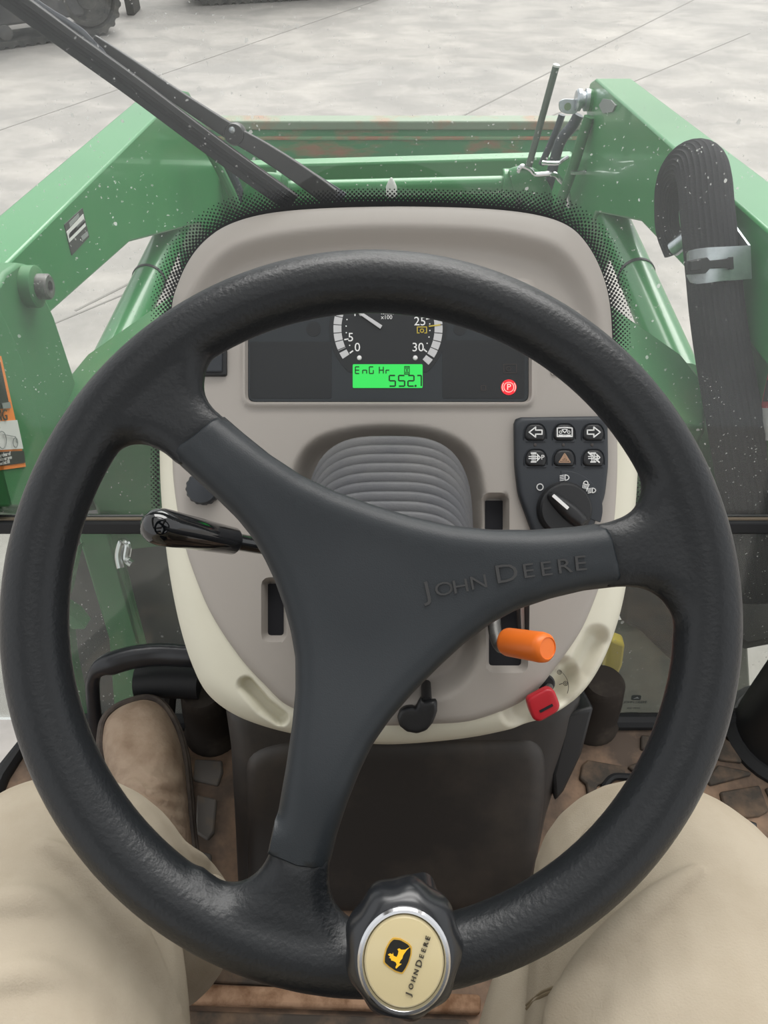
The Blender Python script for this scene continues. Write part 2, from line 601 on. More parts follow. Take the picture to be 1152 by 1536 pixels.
def concrete():
    m = mat('pale_concrete', srgb(196, 190, 182), .85, bump=.15, bscale=40)
    nt = m.node_tree
    b = nt.nodes['Principled BSDF']
    tc = [n for n in nt.nodes if n.type == 'TEX_COORD'][0]
    cur = None
    for sc, st, lo, hi, c0, c1, ang in ((.7, (1, 1.3, 1), .32, .70, srgb(140, 137, 134), srgb(155, 151, 147), .35),
                                        (2.6, (1, 1.5, 1), .40, .66, (.80, .80, .80, 1), (1.06, 1.05, 1.04, 1), -.25),
                                        (26, (1, 1, 1), .35, .7, (.93, .93, .92, 1), (1.03, 1.03, 1.03, 1), 0)):
        mp = nt.nodes.new('ShaderNodeMapping')
        mp.inputs['Scale'].default_value = st
        mp.inputs['Rotation'].default_value = (0, 0, ang)
        n = nt.nodes.new('ShaderNodeTexNoise')
        n.inputs['Scale'].default_value = sc
        n.inputs['Detail'].default_value = 8
        n.inputs['Distortion'].default_value = .6
        r = nt.nodes.new('ShaderNodeValToRGB')
        r.color_ramp.elements[0].position = lo
        r.color_ramp.elements[1].position = hi
        r.color_ramp.elements[0].color = c0
        r.color_ramp.elements[1].color = c1
        nt.links.new(tc.outputs['Object'], mp.inputs[0])
        nt.links.new(mp.outputs[0], n.inputs['Vector'])
        nt.links.new(n.outputs['Fac'], r.inputs[0])
        if cur is None:
            cur = r.outputs[0]
        else:
            mx = nt.nodes.new('ShaderNodeMix')
            mx.data_type = 'RGBA'
            mx.blend_type = 'MULTIPLY'
            mx.inputs[0].default_value = 1
            nt.links.new(cur, mx.inputs[6])
            nt.links.new(r.outputs[0], mx.inputs[7])
            cur = mx.outputs[2]
    nt.links.new(cur, b.inputs['Base Color'])
    return m
M['concrete'] = concrete()
M['joint'] = mat('concrete_joint', srgb(118, 115, 111), .9)


# ------------------------------------------------------------------ lettering
def glyphs(s, size):
    c = bpy.data.curves.new('lettering', 'FONT')
    c.body = s
    c.size = size
    c.align_x = 'CENTER'
    c.align_y = 'CENTER'
    c.resolution_u = 3
    o = bpy.data.objects.new('lettering', c)
    COL.objects.link(o)
    dg = bpy.context.evaluated_depsgraph_get()
    me = bpy.data.meshes.new_from_object(o.evaluated_get(dg))
    v = [tuple(p.co) for p in me.vertices]
    f = [tuple(p.vertices) for p in me.polygons]
    bpy.data.objects.remove(o)
    bpy.data.curves.remove(c)
    bpy.data.meshes.remove(me)
    return v, f

def text(mb, s, x, y, z, size, rot=0, sx_=1.0, depth=.0003, M=None, bold=0):
    """raised lettering: flat caps with thickness"""
    v, f = glyphs(s, size)
    ca, sa = math.cos(rot), math.sin(rot)
    T = lambda p, zz: (x + (p[0] * sx_) * ca - p[1] * sa, y + (p[0] * sx_) * sa + p[1] * ca, zz)
    top = [T(p, z + depth) for p in v]
    mb.add(top, f, M)
    from collections import Counter
    cnt = Counter()
    for q in f:
        for i in range(len(q)):
            a, b = q[i], q[(i + 1) % len(q)]
            cnt[(a, b)] += 1
    side = [(a, b) for (a, b) in cnt if (b, a) not in cnt]
    n = len(v)
    mb.add([T(p, z - depth) for p in v] + top, [(a, b, n + b, n + a) for a, b in side], M)

def stroke(mb, pts, wd, z, t=.0003, closed=False, M=None):
    """line drawing: each stroke a thin raised bar"""
    pts = list(pts)
    if closed:
        pts = pts + [pts[0]]
    for a, b in zip(pts[:-1], pts[1:]):
        d = Vector((b[0] - a[0], b[1] - a[1]))
        if d.length < 1e-9:
            continue
        d.normalize()
        n = Vector((-d.y, d.x)) * wd / 2
        e = d * wd * .35
        A = Vector(a) - e
        B = Vector(b) + e
        mb.prism([tuple(A - n), tuple(B - n), tuple(B + n), tuple(A + n)], z - t, z + t, M)

def circ(cx, cy, r, n=16, a0=0, a1=2 * math.pi):
    full = abs(a1 - a0 - 2 * math.pi) < 1e-6
    return [(cx + r * math.cos(a0 + (a1 - a0) * k / (n if full else n - 1)),
             cy + r * math.sin(a0 + (a1 - a0) * k / (n if full else n - 1))) for k in range(n)]

# ------------------------------------------------------------------ working frames
e_ = math.radians(51)
WF = Frame(at(557, 908, .395), (1, 0, 0), (0, math.sin(e_), math.cos(e_)))      # steering wheel plane
KF = Frame(at(592, 700, .73), cr, cu)                                           # console face
GF = Frame((0, .545, .75), (1, 0, 0), (0, .2936, .956))                         # windscreen
PX = .73 / F                                                                    # console: metres per pixel
kx = lambda px: (px - 592) * PX
ky = lambda py: (700 - py) * PX
FLOOR = .75

# ================================================================== STRUCTURE
mb = MB()
mb.box((0, 8, -.02), (60, 44, .04))
ground = build(mb, 'ground', M['concrete'], kind='structure', label='pale brushed concrete yard with faint joints')
def joint(a, b, wd=.018):
    A = onz(a[0], a[1], 0); B = onz(b[0], b[1], 0)
    d = (B - A).normalized(); n = Vector((-d.y, d.x, 0)) * wd / 2
    A = A - d * 3; B = B + d * 6
    m_ = MB()
    m_.prism([(A.x - n.x, A.y - n.y), (B.x - n.x, B.y - n.y), (B.x + n.x, B.y + n.y), (A.x + n.x, A.y + n.y)], -.004, .0015)
    return build(m_, 'concrete_joint', M['joint'], parent=ground)
joint((690, 176), (1040, 0), .013)
joint((300, 92), (480, 30), .008)
joint((75, 488), (190, 440), .01)

# cab floor with its rubber mat
mb = MB()
fl = [(-.50, -.75), (.60, -.75), (.60, .535), (-.47, .535), (-.50, .45)]
mb.prism(fl, FLOOR - .03, FLOOR)
floor = build(mb, 'floor', M['matrubber'], kind='structure', label='muddy brown rubber cab floor mat')
def pad(pts, m, h=.006, wall=True):
    o = [tuple(onz(a, b, FLOOR).xy) for a, b in pts]
    m_ = MB()
    m_.prism(o, FLOOR - .004, FLOOR + h)
    return build(m_, 'mat_pad', m, parent=floor, bevel=.0025)
for P_ in ([(872, 1150), (880, 1142), (935, 1152), (938, 1166), (895, 1180), (888, 1215), (884, 1225), (878, 1178), (868, 1170)],
           [(940, 1152), (968, 1140), (1004, 1146), (990, 1172), (950, 1160)],
           [(1075, 1150), (1123, 1160), (1126, 1164), (1064, 1180), (1058, 1172)],
           [(1078, 1190), (1137, 1180), (1152, 1218), (1138, 1226), (1098, 1230), (1082, 1206)],
           [(1146, 1184), (1180, 1180), (1185, 1215), (1160, 1214)],
           [(960, 1105), (1005, 1108), (1000, 1128), (960, 1126)],
           [(1058, 1096), (1100, 1118), (1112, 1146), (1078, 1142), (1050, 1120)],
           [(850, 1128), (868, 1128), (866, 1142), (852, 1150)]):
    pad(P_, M['pad'])
for P_ in ([(293, 1140), (334, 1142), (335, 1160), (328, 1180), (290, 1172)],
           [(296, 1193), (326, 1200), (322, 1250), (312, 1262), (294, 1250)],
           [(300, 1278), (318, 1282), (316, 1330), (300, 1330)],
           [(285, 1105), (325, 1110), (330, 1124), (288, 1122)]):
    pad(P_, M['padgrey'], .004)
pad([(280, 1440), (660, 1476), (660, 1492), (280, 1474)], M['pad'], .003)
pad([(280, 1516), (700, 1530), (720, 1570), (270, 1560)], M['pad'], .003)
mb = MB()
mb.prism([tuple(onz(a, b, FLOOR).xy) for a, b in [(260, 1478), (720, 1495), (720, 1524), (260, 1508)]], FLOOR - .002, FLOOR + .012)
build(mb, 'mat_rib', M['mud'], parent=floor, bevel=.004)
mb = MB()
mb.tube([(-.50, -.75, FLOOR + .005), (-.502, .30, FLOOR + .005), (-.497, .46, FLOOR + .005), (-.47, .538, FLOOR + .005), (.6, .54, FLOOR + .005)],
        .012, 10)
build(mb, 'trim_1', M['rubber'], kind='structure', label='black rubber floor edge seal')

# ceiling of the cab and its posts (above and behind the view)
mb = MB()
for bx in ((-.60, -.18, .20, 1.64), (.60, -.18, .20, 1.64), (0, -.82, 1.0, .36), (0, .60, 1.0, .08)):  # bars leave an opening and a short front edge to admit light
    mb.box((bx[0], bx[1], 2.16), (bx[2], bx[3], .08))
build(mb, 'ceiling', M['roof'], kind='structure', label='unseen cab roof lining around an opening added for light', bevel=.01)
mb = MB()
mb.box((0, -.04, 2.17), (1.02, 1.22, .006))  # hatch pane added to brighten the cab interior, out of view
build(mb, 'added_hatch', M['hatch'], kind='structure', label='added clear roof hatch, unseen, letting light into the cab', smooth=0)

# windscreen
def glass_pane(name, x0, x1, y0, y1, m, label):
    m_ = MB()
    m_.box(((x0 + x1) / 2, (y0 + y1) / 2, -.0025), (x1 - x0, y1 - y0, .005))
    return build(m_, name, m, M=GF.M, kind='structure', label=label, smooth=0)
BARY = GF.p(175, 783)[1]
win = glass_pane('window_1', -.66, .66, BARY, 1.38, M['glass'], 'large dusty front windscreen with dotted black border')
winl = glass_pane('window_2', -.66, .66, .0, BARY - .004, M['glasslow'], 'scuffed lower front glass pane')

cowl_out = [(258, 640), (258, 540), (258, 470), (267, 430), (285, 392), (310, 362), (345, 339), (400, 323), (480, 315), (600, 312), (720, 315),
            (800, 324), (850, 341), (880, 370), (902, 412), (914, 460), (918, 520), (921, 640)]
def offs(pts, o):
    P = np.array(pts, float)
    t = np.gradient(P, axis=0)
    t /= np.hypot(t[:, 0], t[:, 1])[:, None]
    n = np.stack([t[:, 1], -t[:, 0]], 1)
    return [tuple(p) for p in P + n * np.array(o)[:, None]]
fine = cspline(cowl_out, 10, closed=False)
nf = len(fine)
# solid band width grows towards the top middle
tt = np.linspace(0, 1, nf)
solid = 2.5 + 8.5 * np.clip(1 - abs(tt - .5) / .32, 0, 1)
outer_ = offs(fine, solid)
inner_ = offs(fine, np.full(nf, -26.0))
mb = MB()
A_ = GF.ps(inner_, .0005); B_ = GF.ps(outer_, .0005)
for h in (.0004, .0012):
    o = len(mb.v)
    mb.v += [(p[0], p[1], h) for p in A_] + [(p[0], p[1], h) for p in B_]
    mb.f += [(o + i, o + i + 1, o + nf + i + 1, o + nf + i) for i in range(nf - 1)]
build(mb, 'frit_band', M['frit'], parent=win, M=GF.M, label='black printed border of the windscreen')
mb = MB()
def dots(path, start, rows, sp=6.6):
    P = np.array(path, float)
    L = np.r_[0, np.cumsum(np.hypot(*np.diff(P, axis=0).T))]
    for r_ in range(12):
        n = int(L[-1] / sp)
        for k in range(n):
            s_ = (k + .5 * (r_ % 2)) * sp
            u_ = abs(s_ / L[-1] - .5)
            nr_ = rows if rows < 5 else float(np.interp(u_, [0, .10, .20, .30, .40, .46], [5.5, 6, 9.5, 10.5, 7, 4.5]))
            if r_ >= nr_:
                continue
            rad = 2.75 - 1.85 * r_ / nr_
            x = np.interp(s_, L, P[:, 0]); y = np.interp(s_, L, P[:, 1])
            x2 = np.interp(s_ + 1, L, P[:, 0]); y2 = np.interp(s_ + 1, L, P[:, 1])
            t = np.array([x2 - x, y2 - y]); t /= np.hypot(*t) + 1e-9
            st = np.interp(s_, L, start) + 1.0 + r_ * 3.35
            c = GF.p(x + t[1] * st, y - t[0] * st)
            rr = rad * .78 / F
            v = [(c[0] + rr * math.cos(a), c[1] + rr * math.sin(a), .0008) for a in np.arange(6) * math.pi / 3]
            mb.add(v, [tuple(range(6))])
dots(fine, solid, 7)
lft = cspline([(240, 790), (238, 700), (240, 640)], 10, closed=False)
dots(lft, np.full(len(lft), 0.0), 4)
rgt = cspline([(935, 640), (948, 720), (950, 790)], 10, closed=False)
dots(rgt, np.full(len(rgt), 0.0), 4)
build(mb, 'frit_dots', M['frit'], parent=win, M=GF.M, kind='stuff', merge=False, smooth=0)

# bar where the two panes meet
mb = MB()
mb.box((0, BARY - .003, 0), (1.32, .017, .022))
bar = build(mb, 'trim_2', M['rubber'], M=GF.M, kind='structure', label='black rubber bar between upper and lower glass', bevel=.003)
mb = MB()
mb.box((0, BARY + .0065, .004), (1.32, .0016, .005))
build(mb, 'seal_edge', M['amberseal'], parent=bar, M=GF.M, label='pale tan seal edge')
# maker's mark etched on the lower pane
mb = MB()
def gtxt(s, px, py, hpx):
    c = GF.p(px, py)
    text(mb, s, c[0], c[1], .0004, hpx * .92 / F / .72, depth=.0002)
gtxt('JOHN DEERE', 953, 1053, 5)
gtxt('AS2  M512', 950, 1062, 3.6)
gtxt('TEMPERED', 947, 1069, 3.4)
c = GF.p(954, 1046)
mb.prism([(c[0] + .0065 * a, c[1] + .0042 * b) for a, b in rrect(-1, -1, 1, 1, .5)], .0002, .0008)
build(mb, 'etched_mark', M['etch'], parent=winl, M=GF.M, label='etched maker mark')
mb = MB()
c = GF.p(954, 1046)
mb.prism([(c[0] + .004 * a, c[1] + .0025 * b) for a, b in ((-1, -.6), (-.4, -.1), (.3, .7), (.6, .2), (1, -.4), (.3, -.3))], .0009, .0012)
build(mb, 'etched_deer', M['decalgrey'], parent=winl, M=GF.M)

# ================================================================== DASH CONSOLE
console = thing('dash_console', 'taupe and cream dashboard console behind the steering wheel', 'dashboard', onz(592, 1115, 1.0))
pan_px = [(258, 640), (258, 560), (258, 470), (267, 430), (285, 392), (310, 362), (345, 339), (400, 323), (480, 315), (600, 312), (720, 315),
          (800, 324), (850, 341), (880, 370), (902, 412), (914, 460), (919, 520), (924, 600), (927, 680), (924, 760), (915, 830), (898, 885),
          (873, 944), (837, 996), (791, 1047), (714, 1080), (640, 1087), (570, 1089), (500, 1083), (433, 1060), (396, 1027), (358, 985),
          (317, 923), (290, 860), (272, 800), (260, 720)]
panel_o = cspline([KF.p(a, b, -.018 if b < 500 else (-.013 if b < 580 else -.008)) for a, b in pan_px], 6)
shell_px = [(240, 610), (240, 680), (242, 740), (248, 810), (258, 880), (272, 945), (290, 1000), (312, 1040), (350, 1070), (400, 1090), (460, 1104),
            (520, 1112), (580, 1116), (650, 1112), (720, 1103), (790, 1086), (840, 1064), (876, 1034), (904, 990), (925, 935), (938, 880), (946, 820),
            (954, 740), (956, 670), (950, 620), (930, 570), (880, 545), (592, 540), (320, 545), (262, 570)]
shell = cspline([KF.p(a, b, -.026) for a, b in shell_px], 6)
scoopL = np.array([(kx(368), ky(1030)), (kx(395), ky(1062)), (kx(418), ky(1080))])
def shell_h(x, y, d):
    t = np.minimum(d / .026, 1)
    z = -.024 * (1 - np.sqrt(1 - (1 - t) ** 2)) - .004
    Q = np.stack([x, y], 1)
    z -= .05 * sstep(.006, .02, sdist(Q, np.array(panel_o)))     # hollow behind the panel
    dl = dist_poly(Q, scoopL, False)
    z -= .015 * (1 - sstep(.003, .010, dl))
    # right scoop, key pocket
    pk = np.array([(kx(897), ky(962)), (kx(873), ky(1010)), (kx(846), ky(1045))])
    z -= .016 * (1 - sstep(.002, .017, dist_poly(Q, pk, False)))
    pk = np.array([(kx(788), ky(1068)), (kx(806), ky(1052)), (kx(842), ky(1020))])
    z -= .014 * (1 - sstep(.010, .024, dist_poly(Q, pk, False)))
    return z
mb = MB()
def near(poly, rad, step):
    mn, mx = poly.min(0) - rad, poly.max(0) + rad
    gx, gy = np.meshgrid(np.arange(mn[0], mx[0], step), np.arange(mn[1], mx[1], step))
    gx[1::2] += step / 2
    G = np.stack([gx.ravel(), gy.ravel()], 1)
    return G[dist_poly(G, poly, False) < rad]
pkA = np.array([(kx(897), ky(962)), (kx(873), ky(1010)), (kx(846), ky(1045))])
mb.pillow(shell, shell_h, -.14, g=.0032, r=.007, extra=[near(scoopL, .013, .0014), near(pkA, .020, .0019)])
build(mb, 'lower_shell', M['cream'], parent=console, M=KF.M, smooth=60, label='cream lower shell')

face_px = [(262, 620), (272, 500), (300, 445), (340, 400), (390, 378), (480, 363), (576, 357), (716, 362), (801, 380), (836, 398), (866, 432), (886, 480), (897, 540), (905, 640),
           (700, 660), (400, 660)]
face_o = np.array([(kx(a), ky(b)) for a, b in cspline(face_px, 5)])
arch_o = np.array([(kx(a), ky(b)) for a, b in cspline([(445, 790), (450, 715), (475, 672), (530, 654), (600, 651), (660, 660), (700, 688), (714, 740), (716, 830), (716, 930),
                                                       (700, 1000), (660, 1035), (580, 1040), (500, 1030), (460, 980), (446, 880)], 5)])
clus_o = np.array([(kx(a), ky(b)) for a, b in rrect(366, 424, 799, 608, 16)])
slots = [(729, 745, 758, 800), (735, 905, 786, 1003), (398, 872, 424, 957)]
def panel_h(x, y, d):
    Q = np.stack([x, y], 1)
    t = np.minimum(d / .009, 1)
    edge = -.009 * (1 - np.sqrt(1 - (1 - t) ** 2))
    z = edge.copy()
    # raised hood around the upper face
    up = sstep(ky(600), ky(440), y)
    sd_ = sdist(Q, face_o)
    hood = .017 * (1 - sstep(-.010, .012, sd_)) * up
    crest = np.minimum(d / .032, 1)
    z += hood * np.sqrt(1 - (1 - crest) ** 2)
    z -= .012 * up * (1 - sstep(0, .036, d))
    # opening for the steering column
    z -= .034 * sstep(-.009, .006, sdist(Q, arch_o))
    # bezel of the instruments
    sc_ = sdist(Q, clus_o)
    z += .004 * (1 - sstep(.0, .005, np.abs(sc_ - .001))) 
    z -= .007 * sstep(.001, .005, sc_)
    for a, b, c_, e2 in slots:
        o = np.array(rrect(kx(a), ky(e2), kx(c_), ky(b), .004))
        z -= .015 * sstep(-.004, .002, sdist(Q, o))
    return z
def base_fn(o):
    return None
mb = MB()
oo = resample(ccw(list(panel_o)), .0035 * .7)
pb = np.clip(-.03 - .35 * (oo[:, 1].max() - oo[:, 1]), -.05, -.028)
def loops(o, offs_, ds):
    o = resample(ccw(list(o)), ds)
    t = np.roll(o, -1, 0) - np.roll(o, 1, 0)
    t /= np.hypot(t[:, 0], t[:, 1])[:, None] + 1e-12
    nin = np.stack([-t[:, 1], t[:, 0]], 1)
    return [o + nin * q_ for q_ in offs_]
EX = loops(clus_o, (-.005, -.0035, -.002, 0, .0015, .003, .005), .003)
for a, b, c_, e2 in slots:
    EX += loops(rrect(kx(a), ky(e2), kx(c_), ky(b), .004), (-.004, -.002, 0, .002), .002)
mb.pillow(panel_o, panel_h, pb, g=.0035, r=.014, extra=EX)
build(mb, 'front_panel', M['taupe'], parent=console, M=KF.M, smooth=60, label='taupe upper panel')
for a, b, c_, e2 in slots:
    mb = MB()
    mb.prism(rrect(kx(a) - .001, ky(e2) - .001, kx(c_) + .001, ky(b + 7) + .001, .004), -.0158, -.0122)  # black liner makes the shallow slot read as a dark hole
    build(mb, 'lever_slot', M['slotdark'], parent=console, M=KF.M, smooth=0, label='lever slot floor painted black for its inner shade')
# small blank plates right of the instruments
for a, b, c_, e2 in ((858, 466, 880, 492), (826, 546, 848, 563)):
    mb = MB()
    mb.prism(rrect(kx(a), ky(e2), kx(c_), ky(b), .002), .0, .0016)
    build(mb, 'blank_plate', M['taupe'], parent=console, M=KF.M, bevel=.0006)

# rocker switch left of the instruments
rk = thing('rocker_switch', 'black rocker switch left of the instrument display', 'switch', KF.M @ Vector((kx(322), ky(540), 0)))
mb = MB(); mb.prism(rrect(kx(303), ky(565), kx(341), ky(514), .003), -.002, .004)
build(mb, 'switch_frame', M['black'], parent=rk, M=KF.M, bevel=.0015)
mb = MB(); mb.prism(rrect(kx(306), ky(560), kx(335), ky(518), .002), .002, .0065)
build(mb, 'rocker', M['panel'], parent=rk, M=KF.M, bevel=.0015)
mb = MB(); stroke(mb, circ(kx(313), ky(547), .0016, 12), .0005, .0067, closed=True)
build(mb, 'symbol', M['dim'], parent=rk, M=KF.M, smooth=0)

# ------------------------------------------------------------------ instrument cluster
ic = thing('instrument_cluster', 'dark instrument display with rev counter and lit green hour meter', 'instrument panel', KF.M @ Vector((kx(582), ky(602), 0)))
mb = MB(); mb.prism(rrect(kx(371), ky(603), kx(794), ky(428), .008), -.008, -.002)
build(mb, 'lens', M['glassdark'], parent=ic, M=KF.M, bevel=.0008)
Z0 = -.002
for a, b, c_, e2 in ((375, 512, 497, 597), (664, 510, 787, 597)):
    mb = MB(); mb.prism(rrect(kx(a), ky(e2), kx(c_), ky(b), .002), Z0 - .001, Z0 + .0004)
    build(mb, 'warning_lamp_field', M['dial'], parent=ic, M=KF.M, smooth=0)
dc = (kx(582), ky(492))
mb = MB(); mb.prism([(dc[0] + math.cos(a) * 88 * PX, dc[1] + math.sin(a) * 88 * PX) for a in np.linspace(math.radians(-48), math.radians(228), 60)], Z0 - .001, Z0 + .0006)
dial = build(mb, 'dial', M['dial'], parent=ic, M=KF.M, smooth=0)
Z1 = Z0 + .0007
for lo, hi, a0, a1 in ((130, 205, 207, 214), (-33, 52, -42, -35)):
    mb = MB()
    edges = [(a0, a1)]
    a = lo
    while a < hi - 1:
        edges.append((a + .5, min(a + 9.2, hi) - .5))
        a += 9.2
    for q0, q1 in edges:
        aa = np.radians(np.linspace(q0, q1, 5))
        mb.prism([(dc[0] + math.cos(q_) * 82 * PX, dc[1] + math.sin(q_) * 82 * PX) for q_ in aa] +
                 [(dc[0] + math.cos(q_) * 70 * PX, dc[1] + math.sin(q_) * 70 * PX) for q_ in aa[::-1]], Z1 - .0003, Z1 + .0003)
    build(mb, 'scale_band', M['grey'], parent=dial, M=KF.M, smooth=0, label='pale grey segmented scale')
mb = MB()
for a in list(range(132, 212, 9)) + list(range(-30, 50, 9)):
    q = math.radians(a)
    mb.prism(circ(dc[0] + math.cos(q) * 63 * PX, dc[1] + math.sin(q) * 63 * PX, .00065, 8), Z1 - .0003, Z1 + .0003)
for s, px, py, hp in (('0', 536, 521, 13), ('5', 526, 506, 13), ('10', 537, 468, 13), ('25', 630, 482, 13), ('30', 627, 521, 13)):
    text(mb, s, kx(px), ky(py), Z1, hp * PX / .70, depth=.0003)
text(mb, 'n/min', kx(581), ky(468.5), Z1, 6 * PX / .7)
text(mb, 'x100', kx(580), ky(475.5), Z1, 6 * PX / .7)
for a, b in (((517, 509), (522, 508)), ((525, 529), (529, 526)), ((640, 527), (636, 524)), ((640, 478), (645, 477))):
    stroke(mb, [(kx(a[0]), ky(a[1])), (kx(b[0]), ky(b[1]))], .0012, Z1)
build(mb, 'numerals', M['white'], parent=dial, M=KF.M, smooth=0, label='white scale numbers')
mb = MB()
stroke(mb, [(kx(644), ky(489)), (kx(660), ky(487))], .0012, Z1 + .0004)
stroke(mb, [(kx(629), ky(499)), (kx(626), ky(499)), (kx(626), ky(490)), (kx(640), ky(490)), (kx(640), ky(499)), (kx(637), ky(499))], .0008, Z1)
stroke(mb, circ(kx(633), ky(495.5), 2.6 * PX, 10), .0009, Z1, closed=True)
build(mb, 'power_take_off_mark', M['yellow'], parent=dial, M=KF.M, smooth=0, label='yellow symbol and tick')
mb = MB()
A = Vector((kx(572), ky(491))); B = Vector((kx(520), ky(456)))
d = (B - A).normalized(); n = Vector((-d.y, d.x))
mb.prism([tuple(A - n * .0019), tuple(B - n * .0012), tuple(B + n * .0012), tuple(A + n * .0019)], Z1 + .001, Z1 + .0022)
build(mb, 'needle', M['grey'], parent=dial, M=KF.M, bevel=.0003, label='pale grey needle')
for px in (539, 623):
    mb = MB(); mb.lathe([(.0023, -.0005), (.0023, .0008), (.0017, .0018), (.0006, .0022)], 14, Matrix.Translation((kx(px), ky(536.5), Z1)))
    build(mb, 'peg', M['white'], parent=ic, M=KF.M)
mb = MB(); mb.prism(rrect(kx(529), ky(581.5), kx(634), ky(546), .0012), Z0 - .001, Z0 + .0009)
lcd = build(mb, 'hour_meter', M['lcd'], parent=ic, M=KF.M, smooth=0, label='backlit green display')
mb = MB()
ZL = Z0 + .0011
def seg7(ch, x0, y0, x1, y1, wd):
    """seven segment strokes inside a pixel box"""
    ym = (y0 + y1) / 2
    S = {'a': ((x0, y0), (x1, y0)), 'b': ((x1, y0), (x1, ym)), 'c': ((x1, ym), (x1, y1)), 'd': ((x0, y1), (x1, y1)),
         'e': ((x0, ym), (x0, y1)), 'f': ((x0, y0), (x0, ym)), 'g': ((x0, ym), (x1, ym))}
    seg = {'5': 'afgcd', '2': 'abged', '7': 'abc', 'E': 'afged', 'n': 'egc', 'G': 'afedc', 'H': 'fegbc', 'r': 'eg'}[ch]
    for k in seg:
        (a, b), (c_, e2) = S[k]
        dx, dy = c_ - a, e2 - b
        stroke(mb, [(kx(a + dx * .12), ky(b + dy * .10)), (kx(c_ - dx * .12), ky(e2 - dy * .10))], wd * PX, ZL)
for ch, x0, x1 in (('5', 584, 593), ('5', 598, 607), ('2', 612, 621), ('7', 626, 632)):
    seg7(ch, x0, 563, x1, 579, 2.0)
mb.prism(circ(kx(623.4), ky(578.6), .0011, 8), ZL - .0003, ZL + .0003)
for ch, x0, x1 in (('E', 533, 539), ('n', 544, 550), ('G', 554, 560), ('H', 569, 575), ('r', 579, 584)):
    seg7(ch, x0, 550, x1, 560, 1.5)
stroke(mb, [(kx(607), ky(549.5)), (kx(614), ky(549.5)), (kx(614), ky(561)), (kx(607), ky(561))], 1.2 * PX, ZL, closed=True)
stroke(mb, [(kx(608.5), ky(551.5)), (kx(612.5), ky(559)), (kx(608.5), ky(559)), (kx(612.5), ky(551.5))], .9 * PX, ZL, closed=True)
build(mb, 'display_digits', M['lcdink'], parent=lcd, M=KF.M, smooth=0, label='dark segments')
mb = MB(); mb.prism(circ(kx(763.5), ky(580.5), 11.5 * PX, 28), Z0 - .001, Z0 + .0008)
pk_ = build(mb, 'parking_lamp', M['red_on'], parent=ic, M=KF.M, smooth=0, label='lit red parking brake lamp')
mb = MB()
text(mb, 'P', kx(763.5), ky(580.5), Z0 + .001, 9.5 * PX / .72)
stroke(mb, circ(kx(763.5), ky(580.5), 7.4 * PX, 20), .0005, Z0 + .001, closed=True)
for a0, a1 in ((2.5, 3.78), (-.64, .64)):
    stroke(mb, circ(kx(763.5), ky(580.5), 10 * PX, 8, a0, a1), .0006, Z0 + .001)
build(mb, 'parking_symbol', M['red_hot'], parent=pk_, M=KF.M, smooth=0, label='glowing letter P in a ring')
mb = MB(); mb.prism([(kx(784), ky(521)), (kx(793), ky(527)), (kx(795), ky(535)), (kx(791), ky(531))], Z0, Z0 + .0008)
build(mb, 'warning_lamp', M['red_on'], parent=ic, M=KF.M, smooth=0, label='lit red lamp at the edge')
mb = MB()
stroke(mb, [(kx(756), ky(546)), (kx(775), ky(546)), (kx(775), ky(559)), (kx(756), ky(559))], .0006, Z0 + .0006, closed=True)
stroke(mb, circ(kx(763), ky(553), .0022, 10), .0007, Z0 + .0006, closed=True)
build(mb, 'unlit_symbol', M['dim'], parent=ic, M=KF.M, smooth=0)
mb = MB()
stroke(mb, [(kx(722), ky(578)), (kx(729), ky(578)), (kx(729), ky(585)), (kx(722), ky(585))], .0007, Z0 + .0006, closed=True)
build(mb, 'unlit_symbol', M['dim'], parent=ic, M=KF.M, smooth=0)
for c0, r0 in ((470, .007), (690, .006)):
    mb = MB()
    mb.prism(circ(kx(c0), ky(493), r0, 20), Z0 - .001, Z0 + .0003)
    build(mb, 'unlit_lamp', M['dial'], parent=ic, M=KF.M, smooth=0)

# ------------------------------------------------------------------ switch panel
sp = thing('switch_panel', 'dark grey switch panel with six buttons and rotary light knob', 'control panel', KF.M @ Vector((kx(842), ky(800), 0)))
spo = rpoly([(kx(770), ky(627)), (kx(909), ky(625)), (kx(910), ky(700)), (kx(905), ky(745)), (kx(882), ky(806)), (kx(802), ky(812)), (kx(776), ky(742)), (kx(771), ky(700))], .006)
mb = MB()
mb.pillow(spo, lambda x, y, d: .0045 + .004 * np.sqrt(1 - (1 - np.minimum(d / .005, 1)) ** 2), -.004, g=.007, r=.005)
build(mb, 'panel_plate', M['panel'], parent=sp, M=KF.M, smooth=60)
ZB = .0085
def bshape(px, py, wd=17, ht=13.5):
    x, y = kx(px), ky(py)
    w2, h2 = wd * PX, ht * PX
    return rpoly([(x - w2, y - h2), (x + w2, y - h2), (x + w2, y + h2 * .25), (x + w2 * .6, y + h2), (x - w2 * .6, y + h2), (x - w2, y + h2 * .25)], [.003, .003, .004, .004, .004, .004])
btn = {}
names = [('left_arrow', 800, 650), ('wiper', 843, 650), ('right_arrow', 886, 650), ('cleaning_parked', 801, 688), ('hazard', 843, 688), ('cleaning_off', 886, 688)]
for nm, px, py in names:
    mb = MB()
    mb.pillow(bshape(px, py, 18.6, 15), lambda x, y, d: ZB - .0012 + .0024 * np.sin(np.minimum(d / .0020, 1) * math.pi), ZB - .003, g=.004, r=.002)
    build(mb, 'button_surround', M['panel'], parent=sp, M=KF.M, smooth=60)
    mb = MB()
    mb.pillow(bshape(px, py, 15.8, 12.4), lambda x, y, d: ZB - .001 + .0032 * np.sqrt(1 - (1 - np.minimum(d / .0025, 1)) ** 2), ZB - .003, g=.004, r=.0025)
    btn[nm] = build(mb, 'button', M['black'], parent=sp, M=KF.M, smooth=60)
ZI = ZB + .0024
